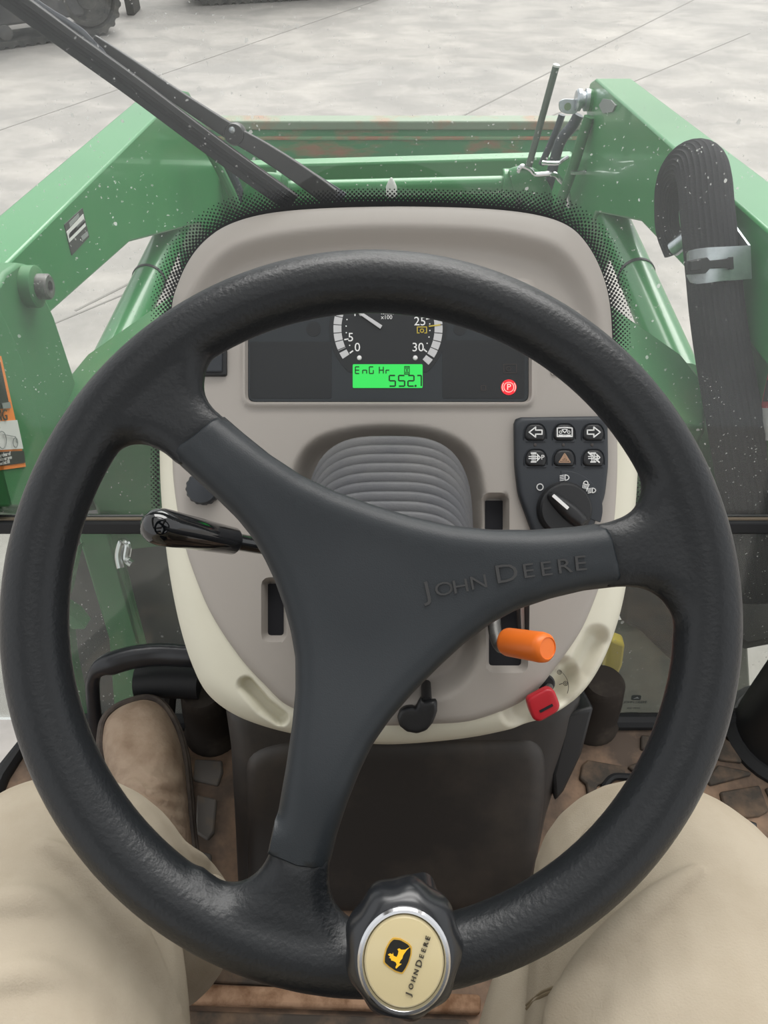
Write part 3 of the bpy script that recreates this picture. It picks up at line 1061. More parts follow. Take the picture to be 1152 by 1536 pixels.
def icon(nm, fn, m):
    global IC
    mb_ = MB()
    fn(mb_)
    build(mb_, 'symbol', m, parent=btn[nm], M=KF.M, smooth=0)
def q(px, py):
    return (kx(px), ky(py))
def arrow(s, cx):
    def fn(m_):
        P = [(-9.5, 0), (0, -7.5), (0, -3), (9.5, -3), (9.5, 3), (0, 3), (0, 7.5)]
        stroke(m_, [q(cx + s * a, 650 + b) for a, b in P], .0011, ZI, closed=True)
    return fn
icon('left_arrow', arrow(1, 800), M['white'])
icon('right_arrow', arrow(-1, 886), M['white'])
def wip(m_):
    stroke(m_, [q(832, 644), (kx(843), ky(643)), q(854, 644), q(854, 656.5), q(832, 656.5)], .0010, ZI, closed=True)
    stroke(m_, [q(839, 646.5), q(843, 645.5), q(847, 646.5), q(843, 651)], .0008, ZI, closed=True)
    for c0 in (837, 849):
        stroke(m_, circ(kx(c0), ky(650), .0012, 10), .0007, ZI, closed=True)
    stroke(m_, [q(834.5, 654.6), q(840, 654.6)], .0012, ZI); stroke(m_, [q(841.6, 654.6), q(844.5, 654.6)], .0009, ZI); stroke(m_, [q(846, 654.6), q(851.5, 654.6)], .0012, ZI)
icon('wiper', wip, M['white'])
def dpf(cx, cy, off):
    def fn(m_):
        for y in (-6.5, 6.5):
            stroke(m_, [q(cx - 3.5, cy + y), q(cx + 3.5, cy + y)], .0012, ZI)
        for x in (-2.2, 0, 2.2):
            stroke(m_, [q(cx + x, cy - 6), q(cx + x, cy + 6)], .0006, ZI)
        for y in (-1.5, 1.5):
            stroke(m_, [q(cx - 7, cy + y), q(cx + 7, cy + y)], .0008, ZI)
        stroke(m_, [q(cx + 5, cy - 5), q(cx + 10, cy), q(cx + 5, cy + 5)], .0009, ZI)
        for a in (-2.4, 0, 2.4):
            m_.prism(circ(kx(cx + 6 + abs(a) * .0), ky(cy + a), .0007, 6), ZI - .0003, ZI + .0003)
        if off:
            stroke(m_, [q(cx - 7, cy - 7.5), q(cx + 9, cy + 7)], .0013, ZI)
        else:
            text(m_, 'P', kx(cx + 13.5), ky(cy), ZI, 7 * PX / .7)
    return fn
icon('cleaning_parked', dpf(797, 687.5, False), M['white'])
icon('cleaning_off', dpf(885, 687.5, True), M['white'])
def haz(m_):
    for k in (1, .62):
        stroke(m_, [q(843, 689 - 7.5 * k), q(843 + 8.3 * k, 689 + 5.5 * k), q(843 - 8.3 * k, 689 + 5.5 * k)], .0008, ZI, closed=True)
    stroke(m_, [q(843, 687), q(845, 690.5), q(841, 690.5)], .0006, ZI, closed=True)
icon('hazard', haz, M['hazard'])
for px in (800, 842, 884.5):
    mb = MB(); mb.lathe([(.0016, 0), (.0014, .0006), (.0006, .0008)], 10, Matrix.Translation((kx(px), ky(668.5), ZB)))
    build(mb, 'indicator_dot', M['dim'], parent=sp, M=KF.M)
# raised arc behind the knob
mb = MB()
kc = (kx(843), ky(764))
aa = np.radians(np.linspace(-20, 95, 24))
mb.prism([(kc[0] + math.cos(a) * 57 * PX, kc[1] + math.sin(a) * 57 * PX) for a in aa] + [(kc[0] + math.cos(a) * 38 * PX, kc[1] + math.sin(a) * 38 * PX) for a in aa[::-1]], ZB - .001, ZB + .0006)
build(mb, 'dial_arc', M['panel'], parent=sp, M=KF.M, bevel=.0004)
mb = MB(); mb.lathe([(.0262, -.002), (.0262, .001), (.025, .0024), (.0242, .0075), (.0225, .0092), (.004, .0098)], 40, Matrix.Translation((kc[0], kc[1], ZB)))
kn = build(mb, 'light_knob', M['black'], parent=sp, M=KF.M)
def rot2(pts, a, c):
    return [(c[0] + x * math.cos(a) - y * math.sin(a), c[1] + x * math.sin(a) + y * math.cos(a)) for x, y in pts]
ka = math.atan2(-(762 - 741), -(843 - 822)) 
ka = math.atan2(21, -24)                       # pointer aims up-left
mb = MB()
mb.pillow(rot2(cspline([(.0215, .003), (.0215, -.003), (.012, -.0065), (-.006, -.0085), (-.0205, -.006), (-.0215, 0), (-.0205, .006), (-.006, .0085), (.012, .0065)], 4), ka, kc),
          lambda x, y, d: ZB + .008 + .011 * np.sqrt(1 - (1 - np.minimum(d / .006, 1)) ** 2), ZB + .006, g=.003, r=.006)
build(mb, 'knob_grip', M['black'], parent=kn, M=KF.M, smooth=60)
mb = MB()
mb.prism(rot2(rrect(.001, -.0015, .0195, .0015, .0006), ka, kc), ZB + .0185, ZB + .0196)
build(mb, 'pointer_line', M['white'], parent=kn, M=KF.M, label='white pointer line', smooth=0)
mb = MB()
ZK = ZB + .0009
stroke(mb, circ(kx(807), ky(731), 4.6 * PX, 18), .0009, ZK, closed=True)
def lamp(cx, cy, s, tilt, ribs=4, z=ZK):
    c0 = (kx(cx), ky(cy))
    def T(pts):
        return rot2([(a * PX * s, b * PX * s) for a, b in pts], tilt, c0)
    stroke(mb, T([(0, 4), (0, -4)] + [(5.5 * math.cos(a) + .3, 4 * math.sin(a)) for a in np.linspace(-1.5, 1.5, 9)]), .0008, z, closed=True)
    for k in range(ribs):
        y = 3.6 - k * 7.2 / (ribs - 1)
        stroke(mb, T([(-1.8, y), (-7.5, y - 1)]), .0006, z)
lamp(844, 717, 1, 0)
lamp(874, 727, .85, math.radians(70), z=ZK + .0007)
lamp(884, 736, .85, 0, z=ZK + .0007)
stroke(mb, [q(879.5, 727), q(875.5, 737)], .0006, ZK + .0007)
build(mb, 'light_symbols', M['white'], parent=sp, M=KF.M, smooth=0)

# ------------------------------------------------------------------ steering column bellows
n_ = Vector(WF.M.col[2][:3])
hub = Vector(WF.M.col[3][:3]) + n_ * -.02
bel = thing('column_bellows', 'ribbed grey rubber boot around the steering column', 'bellows', hub - n_ * .26)
eb = math.radians(25)
BF = Frame(at(584, 850, .712), (1, 0, 0), (0, math.sin(eb), math.cos(eb)))
mb = MB()
sup = lambda a, b, k, m_=40: [(math.copysign(abs(math.cos(t)) ** (2 / k), math.cos(t)) * a, math.copysign(abs(math.sin(t)) ** (2 / k), math.sin(t)) * b) for t in np.arange(m_) * 2 * math.pi / m_]
rings = []
NR = 9
prev = None
for k in range(NR):
    t = k / (NR - 1)
    a = .0795 - .010 * t ** 1.3; b = .118 - .046 * t
    z0 = -.030 + .0092 * k
    for rr, dz in ((-.0075, 0), (-.0045, .0008), (-.0012, .0020), (.0, .0034), (-.0002, .0050), (-.0016, .0066), (-.0045, .0082), (-.0075, .0090)):
        rings.append((sup(a + rr, b + rr, 3.2, 72), z0 + dz))
rings.append((sup(.064, .060, 3.0, 72), z0 + .012))
rings.append((sup(.060, .056, 2.8, 72), z0 + .017))
rings.append((sup(.052, .050, 2.6, 72), z0 + .020))
for o, z in rings:
    mb.v += [(x, y, z) for x, y in o]
m_ = 72
for i in range(len(rings) - 1):
    mb.f += [(i * m_ + k, i * m_ + (k + 1) % m_, (i + 1) * m_ + (k + 1) % m_, (i + 1) * m_ + k) for k in range(m_)]
mb.f.append(tuple(range((len(rings) - 1) * m_, len(rings) * m_)))
build(mb, 'rubber_boot', M['bellows'], parent=bel, M=BF.M, smooth=60)
mb = MB()
mb.tube([hub + n_ * .0, hub - n_ * .23], .030, 28)
build(mb, 'column_tube', M['bellows'], parent=bel, label='grey column tube')

# ------------------------------------------------------------------ levers on the console
# left stalk
lv = thing('turn_signal_lever', 'glossy black stalk with bulbous end left of the steering column', 'lever', at(420, 822, .60))
A = at(240, 790, .545); B = at(352, 812, .60); C_ = at(470, 832, .66)
d = (B - A).normalized()
mb = MB()
L_ = (B - A).length
prof = [(.0002, -.0135), (.0050, -.0128), (.0095, -.0100), (.0124, -.0055), (.0135, 0), (.0134, .008), (.0126, .02), (.0108, L_ * .97), (.0100, L_ * .99), (.0085, L_)]
AF = axis_frame(A, d)
mb.lathe(prof, 28, AF.M)
build(mb, 'grip', M['gloss'], parent=lv, smooth=60)
mb = MB(); mb.tube([B - d * .004, C_], .0068, 16)
build(mb, 'stalk', M['gloss'], parent=lv)

# knurled knob
kb = thing('knurled_knob', 'dark grey knurled dial on the left of the console', 'knob', KF.M @ Vector((kx(306), ky(733), .0)))
mb = MB()
n = 64
prf = []
v = []
for z, r0 in ((-.004, .0150), (.010, .0150), (.013, .0135), (.0145, .004)):
    for k in range(n):
        a = 2 * math.pi * k / n
        r_ = r0 * (1 + (.05 if (k % 4 < 2 and z < .011) else 0))
        v.append((kx(307) + r_ * math.cos(a), ky(733) + r_ * math.sin(a), z))
f = [(i * n + k, i * n + (k + 1) % n, (i + 1) * n + (k + 1) % n, (i + 1) * n + k) for i in range(3) for k in range(n)]
f.append(tuple(range(3 * n, 4 * n)))
mb.add(v, f)
build(mb, 'knob_body', M['panel'], parent=kb, M=KF.M, smooth=25)

# orange tipped lever
ol = thing('orange_lever', 'grey bent lever with an orange cylindrical tip', 'lever', KF.M @ Vector((kx(757), ky(960), -.01)))
dcam = (cr * .56 + cf * -.82 + cu * .03).normalized()
tip = at(820, 972, .640)
back = tip - dcam * .050
mb = MB()
AF = axis_frame(back, dcam)
mb.lathe([(.0085, 0), (.0118, .002), (.0126, .005), (.0130, .044), (.0122, .0485), (.0100, .0510), (.0092, .0514), (.0088, .0506), (.002, .0506)], 32, AF.M)
build(mb, 'grip', M['orange'], parent=ol, smooth=50)
mb = MB()
pth = cspline([at(742, 905, .735), at(741, 930, .725), at(744, 955, .715), at(752, 970, .705), back + dcam * .004], 6, closed=False)
mb.tube(pth, .0062, 14)
build(mb, 'bent_rod', M['steel'], parent=ol)
# thin twin blade lever behind it
bl = thing('blade_lever', 'flat black twin blade lever with a white core above orange tip', 'lever', at(783, 960, .70))
for x0, x1 in ((774, 781.5), (786.5, 795)):
    mb = MB()
    P = [at(x0, 880, .69), at(x1, 880, .69), at(x1 - 1, 958, .71), at(x0 + 2, 958, .71)]
    mb.slab(P, cf * .004)
    build(mb, 'blade', M['black'], parent=bl, bevel=.0006)
mb = MB(); mb.slab([at(780, 880, .695), at(787, 880, .695), at(785.5, 955, .715), at(782.5, 955, .715)], cf * .002)
build(mb, 'core_strip', M['white'], parent=bl, label='white strip between the blades')

# tilt release tab under the wheel
tb = thing('tilt_lever', 'small black rounded tab below the steering column', 'lever', KF.M @ Vector((kx(627), ky(1075), .0)))
mb = MB()
o = [KF.p(a, b, .012) for a, b in [(596, 1078), (600, 1066), (608, 1061), (618, 1060), (624, 1062), (628, 1053), (632, 1047), (634, 1054), (644, 1051), (656, 1051), (656, 1068), (650, 1084), (640, 1096), (626, 1101), (610, 1098), (600, 1090)]]
mb.pillow(o, lambda x, y, d: .010 + .004 * np.sqrt(1 - (1 - np.minimum(d / .004, 1)) ** 2), .004, g=.004, r=.004, bottom=True)
build(mb, 'tab', M['black'], parent=tb, M=KF.M, smooth=60)
mb = MB(); mb.tube([KF.M @ Vector((*KF.p(640, 1052, .008), .008)), KF.M @ Vector((*KF.p(640, 1030, -.02), -.03))], .005, 12)
build(mb, 'tab_pin', M['black'], parent=tb)

# ignition
ig = thing('ignition_key', 'red plastic key in the ignition at lower right of the console', 'key', KF.M @ Vector((kx(815), ky(1045), -.012)))
mb = MB(); mb.lathe([(.0085, -.004), (.0085, .0035), (.0070, .0045), (.0030, .0040)], 24, Matrix.Translation((kx(824), ky(1030), -.017)))
build(mb, 'lock_barrel', M['black'], parent=ig, M=KF.M)
mb = MB()
o = [KF.p(a, b, .010) for a, b in rpoly([(789, 1047), (821, 1030), (831, 1034), (840, 1058), (836, 1067), (810, 1082), (800, 1080), (793, 1064)], 6)]
mb.pillow(o, lambda x, y, d: .010 + .004 * np.sqrt(1 - (1 - np.minimum(d / .003, 1)) ** 2), .004, g=.004, r=.003, bottom=True)
kh = build(mb, 'key_head', M['red'], parent=ig, M=KF.M, smooth=60, label='red key head')
mb = MB()
stroke(mb, [KF.p(811, 1067, .0145), KF.p(828, 1058, .0145)], .0024, .0142, .0004)  # dark bar drawn for the shade in the key's recess
build(mb, 'key_slot', M['slotdark'], parent=kh, M=KF.M, smooth=0)
mb = MB(); mb.tube([KF.M @ Vector((*KF.p(824, 1030, -.015), -.015)), KF.M @ Vector((*KF.p(819, 1038, .006), .006))], .004, 10)
build(mb, 'key_shank', M['steel'], parent=ig)
mb = MB()
for a, b, c0 in ((839, 1008, 0), (848, 1025, 1)):
    p0 = KF.p(a, b, -.016)
    stroke(mb, circ(p0[0], p0[1], .0021, 12), .0005, -.0155, closed=True)
    stroke(mb, circ(p0[0], p0[1], .0009, 8), .0005, -.0155, closed=True)
    if c0:
        stroke(mb, [(p0[0] - .003, p0[1]), (p0[0] - .006, p0[1] - .001)], .0006, -.0155)
p0 = KF.p(824, 1030, -.016)
stroke(mb, circ(p0[0], p0[1], .0185, 12, -.35, 1.0), .0004, -.0155)
build(mb, 'ignition_symbols', M['ink'], parent=ig, M=KF.M, smooth=0)

# ------------------------------------------------------------------ lower column cover
cc = thing('column_cover', 'scuffed black plastic cover below the dash console', 'cover', (.01, .40, FLOOR))
vdir = Vector((0, .13, .22))
CF = Frame((.01, .300, FLOOR), (1, 0, 0), vdir)
o = [CF.p(a, b) for a, b in [(352, 1355), (346, 1230), (340, 1130), (330, 1060), (560, 1040), (880, 1050), (868, 1110), (846, 1170), (824, 1240), (812, 1300), (800, 1360)]]
mb = MB()
mb.pillow(o, lambda x, y, d: -.024 + .024 * np.sqrt(1 - (1 - np.minimum(d / .03, 1)) ** 2), -.24, g=.012, r=.03)
build(mb, 'cover_body', M['cover'], parent=cc, M=CF.M, smooth=60)
o = [CF.p(a, b) for a, b in rpoly([(372, 1368), (368, 1130), (420, 1112), (815, 1108), (822, 1170), (806, 1290), (782, 1366)], 30)]
mb = MB()
mb.pillow(o, lambda x, y, d: -.004 + .012 * np.sqrt(1 - (1 - np.minimum(d / .02, 1)) ** 2), -.02, g=.012, r=.02)
build(mb, 'raised_face', M['cover'], parent=cc, M=CF.M, smooth=60)
mb = MB()
o = [CF.p(a, b, -.02) for a, b in [(846, 1060), (886, 1050), (868, 1120), (842, 1175), (828, 1192), (824, 1150)]]
mb.prism(o, -.10, -.004)
build(mb, 'side_web', M['black'], parent=cc, M=CF.M, bevel=.004)

# round rubber feet either side of the console
for px, py, r_, lab in ((888, 1096, .034, 'black rubber column at the right foot of the console'), (318, 1112, .034, 'dusty rubber column at the left foot of the console')):
    b = onz(px, py, FLOOR) + Vector((0, .015, 0))
    mb = MB()
    mb.lathe([(r_ * 1.12, 0), (r_ * 1.12, .008), (r_, .014), (r_ * .92, .06), (r_ * .8, .095), (r_ * .7, .10)], 28, Matrix.Translation(b))
    build(mb, 'rubber_column', M['rubberdust'], label=lab, cat='mount', group=None)

# wrapped pedal bracket left
pb_ = thing('pedal_bracket', 'black wrapped bracket arching over the left boot toe', 'bracket', at(215, 1000, .95))
D0 = .93
mb = MB()
P = cspline([at(330, 984, .93), at(285, 984, .93), at(240, 982, .93), at(200, 986, .925), at(165, 996, .92), at(150, 1003, .92), at(141, 1014, .925), at(139, 1035, .94), at(144, 1090, .97), at(150, 1130, .99)], 6, closed=False)
rad = [.0165] * 24 + list(np.linspace(.0165, .0085, 12)) + [.0085] * (len(P) - 36)
mb.tube(P, rad, 16, up=None, ell=(1.0, .75))
build(mb, 'bracket_arm', M['wrap'], parent=pb_, smooth=60)
mb = MB()
mb.tube([at(206, 1022, .97), at(240, 1022, .97), at(300, 1024, .97)], .021, 14)
build(mb, 'pivot_tube', M['rubber'], parent=pb_)
mb = MB()
mb.slab([at(152, 1140, .99), at(270, 1140, .99), at(282, 1240, .95), at(165, 1240, .95)], (0, 0, -.012))
build(mb, 'pedal_plate', M['dark'], parent=pb_, bevel=.003)
mb = MB(); mb.tube([at(255, 1024, .975), at(250, 1080, 1.0), at(235, 1160, .99)], .010, 10)
build(mb, 'pedal_arm', M['dark'], parent=pb_)

# accelerator pedal in its recess on the right
ap = thing('accelerator_pedal', 'small black pedal in a mat recess beside the right knee', 'pedal', onz(925, 1190, FLOOR))
o = [tuple(onz(a, b, FLOOR).xy) for a, b in rpoly([(905, 1180), (918, 1166), (960, 1168), (960, 1250), (902, 1250)], 10)]
mb = MB()
mb.tube([(x, y, FLOOR + .003) for x, y in o], .005, 8, closed=True)
build(mb, 'recess_rim', M['rubber'], parent=ap)
mb = MB()
mb.slab([onz(932, 1176, FLOOR + .02), onz(975, 1180, FLOOR + .02), onz(975, 1250, FLOOR + .01), onz(922, 1230, FLOOR + .01)], (0, 0, -.01))
build(mb, 'pedal_pad', M['black'], parent=ap, bevel=.003)
# small clip far right
mb = MB()
mb.slab([onz(1118, 1228, FLOOR + .02), onz(1136, 1234, FLOOR + .02), onz(1136, 1262, FLOOR + .02), onz(1124, 1254, FLOOR + .02)], (0, 0, -.02))
build(mb, 'floor_clip', M['black'], label='small black clip on the floor beside the right knee', cat='clip', bevel=.002)
# right side console post
rp_ = thing('side_console', 'black rounded post standing on the floor at the right edge', 'console', onz(1170, 1120, FLOOR))
b = onz(1176, 1105, FLOOR)
mb = MB()
mb.tube([b + Vector((0, 0, 0)), b + Vector((.004, .01, .10)), b + Vector((.016, .03, .34))], [.068, .062, .052], 28)
build(mb, 'post', M['black'], parent=rp_)
mb = MB(); mb.lathe([(.080, 0), (.080, .006), (.070, .014)], 32, Matrix.Translation(b))
build(mb, 'base_flange', M['rubber'], parent=rp_)
mb = MB()
mb.slab([onz(1098, 1090, FLOOR), onz(1122, 1104, FLOOR), onz(1122, 1104, FLOOR) + Vector((.06, .05, .30)), onz(1098, 1090, FLOOR) + Vector((.06, .07, .30))], (.02, .01, 0))
build(mb, 'front_strut', M['black'], parent=rp_, bevel=.003)

# ================================================================== STEERING WHEEL
sw = thing('steering_wheel', 'black three spoke steering wheel with a spinner knob on its lower rim', 'steering wheel', WF.M.col[3][:3])
RO, RT = .19, .0168
mb = MB()
mb.tube([(math.cos(a) * (RO - RT), math.sin(a) * (RO - RT), 0) for a in np.arange(120) * 2 * math.pi / 120], RT, 24, closed=True, up=(0, 0, 1), ell=(1.0, 1.0))
flares = [
    [(345, 470), (322, 508), (308, 545), (303, 577), (312, 602), (334, 622), (352, 640), (312, 676), (268, 700), (249, 683), (226, 669), (200, 663), (172, 672), (150, 695), (126, 745), (58, 740), (90, 600), (180, 480), (270, 420)],
    [(880, 787), (906, 783), (940, 772), (960, 755), (968, 725), (962, 690), (938, 632), (1030, 600), (1085, 740), (1095, 900), (1068, 1010), (1019, 990), (1019, 940), (1005, 908), (985, 890), (962, 882), (930, 881), (906, 884), (896, 835)],
    [(405, 1255), (401, 1282), (386, 1310), (360, 1328), (330, 1330), (285, 1305), (290, 1420), (400, 1470), (520, 1490), (590, 1440), (545, 1398), (512, 1375), (497, 1345), (493, 1308), (499, 1280), (450, 1272)]]
for o in flares:
    P = cspline([WF.p(a, b, .006) for a, b in o], 3)
    P = [tuple(Vector(p) * min(1, .168 / max(Vector(p).length, 1e-6))) for p in P]
    m_ = MB()
    def ftop(x, y, d):
        k = np.interp(np.hypot(x, y), [.108, .120, .128, .150, .165], [.55, .75, .98, 1.12, 1.45])
        return -.004 + .0125 * k * np.sqrt(1 - (1 - np.minimum(d / .012, 1)) ** 2)
    m_.pillow(P, ftop, -.004, g=.005, r=.012)
    mb.add(m_.v, m_.f)
    m_ = MB()
    m_.pillow(P, lambda x, y, d: .004 - .016 * np.sqrt(1 - (1 - np.minimum(d / .013, 1)) ** 2), .004, g=.006, r=.012)
    mb.add(m_.v, m_.f)
rim = build(mb, 'rim', M['rim'], parent=sw, M=WF.M, smooth=0)
rm = rim.modifiers.new('remesh', 'REMESH')
rm.mode = 'VOXEL'
rm.voxel_size = .0019
rm.use_smooth_shade = True
sm = rim.modifiers.new('smooth', 'SMOOTH')
sm.iterations = 22
sm.factor = .5
spk = [(332, 620), (362, 646), (402, 678), (450, 709), (500, 732), (560, 753), (620, 771), (680, 785), (740, 792), (800, 793), (860, 789), (906, 783),
       (920, 812), (929, 850), (931, 880), (880, 886), (830, 898), (780, 915), (740, 937), (700, 968), (660, 1005), (620, 1045),
       (585, 1085), (560, 1120), (540, 1160), (520, 1210), (505, 1255), (493, 1305), (445, 1299), (402, 1280), (415, 1220), (427, 1150), (435, 1090),
       (439, 1040), (438, 990), (431, 950), (420, 910), (406, 870), (390, 835), (372, 803), (350, 775), (320, 745), (285, 713), (250, 681), (290, 653)]
P = [WF.p(a, b, .003) for a, b in spk]
cen = np.array(WF.p(545, 890, .003))
PA = np.array(P)
SIDES = [PA[0:12], PA[14:28], PA[30:44]]
SEAMS = [PA[11:15], PA[27:30], np.array([P[43], P[44], P[0]])]
dist_sides = lambda Q: np.min([dist_poly(Q, c_, False) for c_ in SIDES], 0)
dist_seams = lambda Q: np.min([dist_poly(Q, c_, False) for c_ in SEAMS], 0)
def spk_top(x, y, d):
    rr = np.hypot(x - cen[0], y - cen[1])
    dish = -.010 * (1 - sstep(.02, .105, rr))
    Q = np.stack([x, y], 1)
    rnd = np.minimum(np.sqrt(1 - (1 - np.minimum(dist_sides(Q) / .012, 1)) ** 2), np.sqrt(1 - (1 - np.minimum(dist_seams(Q) / .0026, 1)) ** 2) * .6 + .4)
    return -.004 + dish + .0125 * np.where(d <= 0, np.minimum(rnd, .75) * (dist_sides(Q) > .001), rnd)
def spk_bot(x, y, d):
    return spk_top(x, y, d * 0) - .012 - .006 * np.sqrt(1 - (1 - np.minimum(d / .012, 1)) ** 2)
P2 = resample(ccw(list(P)), .0022)
rr = np.hypot(P2[:, 0] - cen[0], P2[:, 1] - cen[1])
mb = MB()
bb = spk_bot(P2[:, 0], P2[:, 1], np.zeros(len(P2)))
oo = resample(ccw(list(P)), .0045 * .7)
mb.pillow(P, spk_top, spk_bot(oo[:, 0], oo[:, 1], np.zeros(len(oo))), g=.0045, r=.012, bottom=True)
cover_ = build(mb, 'spoke_cover', M['spoke'], parent=sw, M=WF.M, smooth=50, label='satin black spoke cover')
mb = MB()
hz = .0085
for ch, px, py, hp, ang in (('J', 643, 887, 27, 12), ('O', 668, 884, 20, 11), ('H', 693, 880, 20, 10), ('N', 720, 874, 20, 10), ('D', 761, 861, 27, 9),
                            ('E', 793, 857, 21, 8), ('E', 819, 854, 21, 7), ('R', 846, 850, 21, 6), ('E', 870, 846, 22, 5)):
    c = WF.p(px, py, hz)
    rad = math.hypot(c[0] - cen[0], c[1] - cen[1])
    zz = float(spk_top(np.array([c[0]]), np.array([c[1]]), np.array([1.0]))[0])
    text(mb, ch, c[0], c[1], zz, hp * .395 / F / .70, rot=math.radians(ang), sx_=1.3, depth=.0009)
build(mb, 'lettering', M['letter'], parent=cover_, M=WF.M, smooth=0, label='embossed grey lettering on the right spoke')
# hub under the cover
mb = MB()
mb.lathe([(.026, -.03), (.032, -.026), (.034, -.016)], 36, Matrix.Translation((cen[0], cen[1], 0)))
build(mb, 'hub', M['black'], parent=sw, M=WF.M)

# spinner knob, clamped to the rim
KH = .050
kcx, kcy = WF.p(606, 1440, KH)
kM = WF.M @ Matrix.Translation((kcx, kcy, 0)) @ Matrix.Diagonal((.90, 1.0, 1.0, 1.0))
mb = MB()
n = 72
prof = [(.014, .008), (.016, .020), (.0235, .024), (.0278, .030), (.0290, .037), (.0276, .044), (.0246, .0482), (.0222, .0498)]
v = []
for r0, z in prof:
    for k in range(n):
        a = 2 * math.pi * k / n
        lob = 1 + (.030 * math.cos(9 * a) * (1 if .026 < z < .047 else .0))
        v.append((r0 * lob * math.cos(a), r0 * lob * math.sin(a), z))
f = [(i * n + k, i * n + (k + 1) % n, (i + 1) * n + (k + 1) % n, (i + 1) * n + k) for i in range(len(prof) - 1) for k in range(n)]
f.append(tuple(range((len(prof) - 1) * n, len(prof) * n)))
f.append(tuple(range(n))[::-1])
mb.add(v, f)
knob = build(mb, 'spinner_knob', M['knobblack'], parent=sw, M=kM, smooth=50, label='round black spinner knob with beige face')
mb = MB()
mb.lathe([(.0222, .0490), (.0222, .0510), (.0212, .0520), (.0200, .0520), (.0192, .0508), (.0190, .0492)], 56)
build(mb, 'chrome_ring', M['chrome'], parent=knob, M=kM, label='chrome ring')
mb = MB()
mb.lathe([(.0190, .0495), (.0190, .0508), (.0180, .0518), (.0120, .0526), (.003, .0528)], 56)
build(mb, 'knob_face', M['knobface'], parent=knob, M=kM, label='beige domed face')
# clamp block
mb = MB()
o = [WF.p(a, b, .012) for a, b in [(560, 1400), (578, 1345), (592, 1337), (640, 1328), (652, 1335), (668, 1380), (672, 1440), (560, 1450)]]
mb.prism(rpoly(o, .003), -.008, .026)
build(mb, 'knob_clamp', M['knobblack'], parent=sw, M=WF.M, bevel=.003, label='black clamp holding the knob')
# emblem and lettering on the face
KI = kM.inverted()
def kpx(cx_, cy_, z=.0530):
    px, py = 510 + cx_ / 5.76, 1320 + cy_ / 5.76
    x, y = WF.p(px, py, z)
    p_ = KI @ (WF.M @ Vector((x, y, z)))
    return (p_.x, p_.y)
ZF = .0528
shield = [(460, 498), (522, 505), (590, 542), (622, 578), (620, 640), (600, 710), (570, 772), (540, 814), (480, 797), (420, 757), (373, 715), (377, 660), (394, 590), (428, 527)]
mb = MB(); mb.prism(rpoly([kpx(*p) for p in shield], .0006, 3), ZF - .0015, ZF + .0002)
build(mb, 'emblem_border', M['emblemgold'], parent=knob, M=kM, smooth=0, label='gold shield border')
cs = (505, 655)
mb = MB(); mb.prism(rpoly([kpx(cs[0] + (a - cs[0]) * .90, cs[1] + (b - cs[1]) * .90) for a, b in shield], .0006, 3), ZF - .001, ZF + .0004)
build(mb, 'emblem_field', M['emblemblack'], parent=knob, M=kM, smooth=0, label='black shield')
deer = [(604, 576), (577, 602), (547, 645), (538, 676), (524, 690), (510, 718), (532, 722), (508, 740), (486, 762), (478, 752), (490, 726), (480, 706), (456, 694),
        (442, 692), (440, 676), (424, 668), (436, 660), (414, 642), (432, 632), (452, 640), (458, 624), (463, 652), (488, 664), (500, 640), (506, 612), (496, 596), (512, 588), (530, 601), (562, 600)]
mb = MB(); mb.prism([kpx(*p) for p in deer], ZF - .001, ZF + .0006)
build(mb, 'emblem_deer', M['emblemyellow'], parent=knob, M=kM, smooth=0, label='yellow leaping deer')
mb = MB()
for i, (ch, hp) in enumerate((('J', 8.2), ('O', 6.6), ('H', 6.6), ('N', 6.6), (' ', 6), ('D', 9), ('E', 6.6), ('E', 6.6), ('R', 6.6), ('E', 6.6))):
    t = (0, .13, .26, .385, .45, .535, .66, .765, .87, .975)[i]
    x, y = kpx(594 + (765 - 594) * t, 985 + (495 - 985) * t)
    if ch != ' ':
        text(mb, ch, x, y, ZF - .0001, hp * .34 / F / .62, rot=math.radians(71), depth=.0005)
build(mb, 'knob_lettering', M['ink'], parent=knob, M=kM, smooth=0, label='dark lettering')

# ================================================================== PERSON (seated driver's legs)
person = thing('person', 'seated person in khaki trousers with tan leather boots behind the wheel', 'person', (0, -.20, FLOOR))
mb = MB()
def limb(pts, n=7, seg=28):
    """pts: (x, y, z, half width, half height)"""
    P = cspline([(p[0], p[1], p[2]) for p in pts], n, closed=False)
    R = cspline([(p[3], p[4], 0) for p in pts], n, closed=False)
    mb.tube(P, 1.0, seg, ell=[(r_[1], r_[0]) for r_ in R], up=None)
KL = (-.190, .150, 1.178)
KR = (.168, .148, 1.180)
limb([(-.085, -.33, 1.235, .10, .10), (-.122, -.20, 1.225, .096, .095), (-.166, -.06, 1.210, .089, .088), (-.192, .08, 1.202, .087, .084), (-.210, .158, 1.188, .079, .079),
      (-.213, .190, 1.138, .074, .072), (-.210, .202, 1.06, .072, .068), (-.206, .220, .96, .072, .070), (-.214, .240, .885, .066, .070)])
limb([(.085, -.33, 1.235, .10, .10), (.112, -.20, 1.225, .098, .095), (.142, -.06, 1.212, .096, .090), (.166, .07, 1.202, .093, .086), (.176, .152, 1.186, .084, .080),
      (.180, .180, 1.138, .078, .074), (.180, .150, 1.06, .072, .068), (.190, .110, .96, .070, .068), (.198, .070, .885, .066, .068)])
limb([(.075, -.22, 1.185, .07, .07), (.082, -.08, 1.165, .066, .066), (.095, .03, 1.145, .062, .062), (.125, .12, 1.13, .058, .058)])
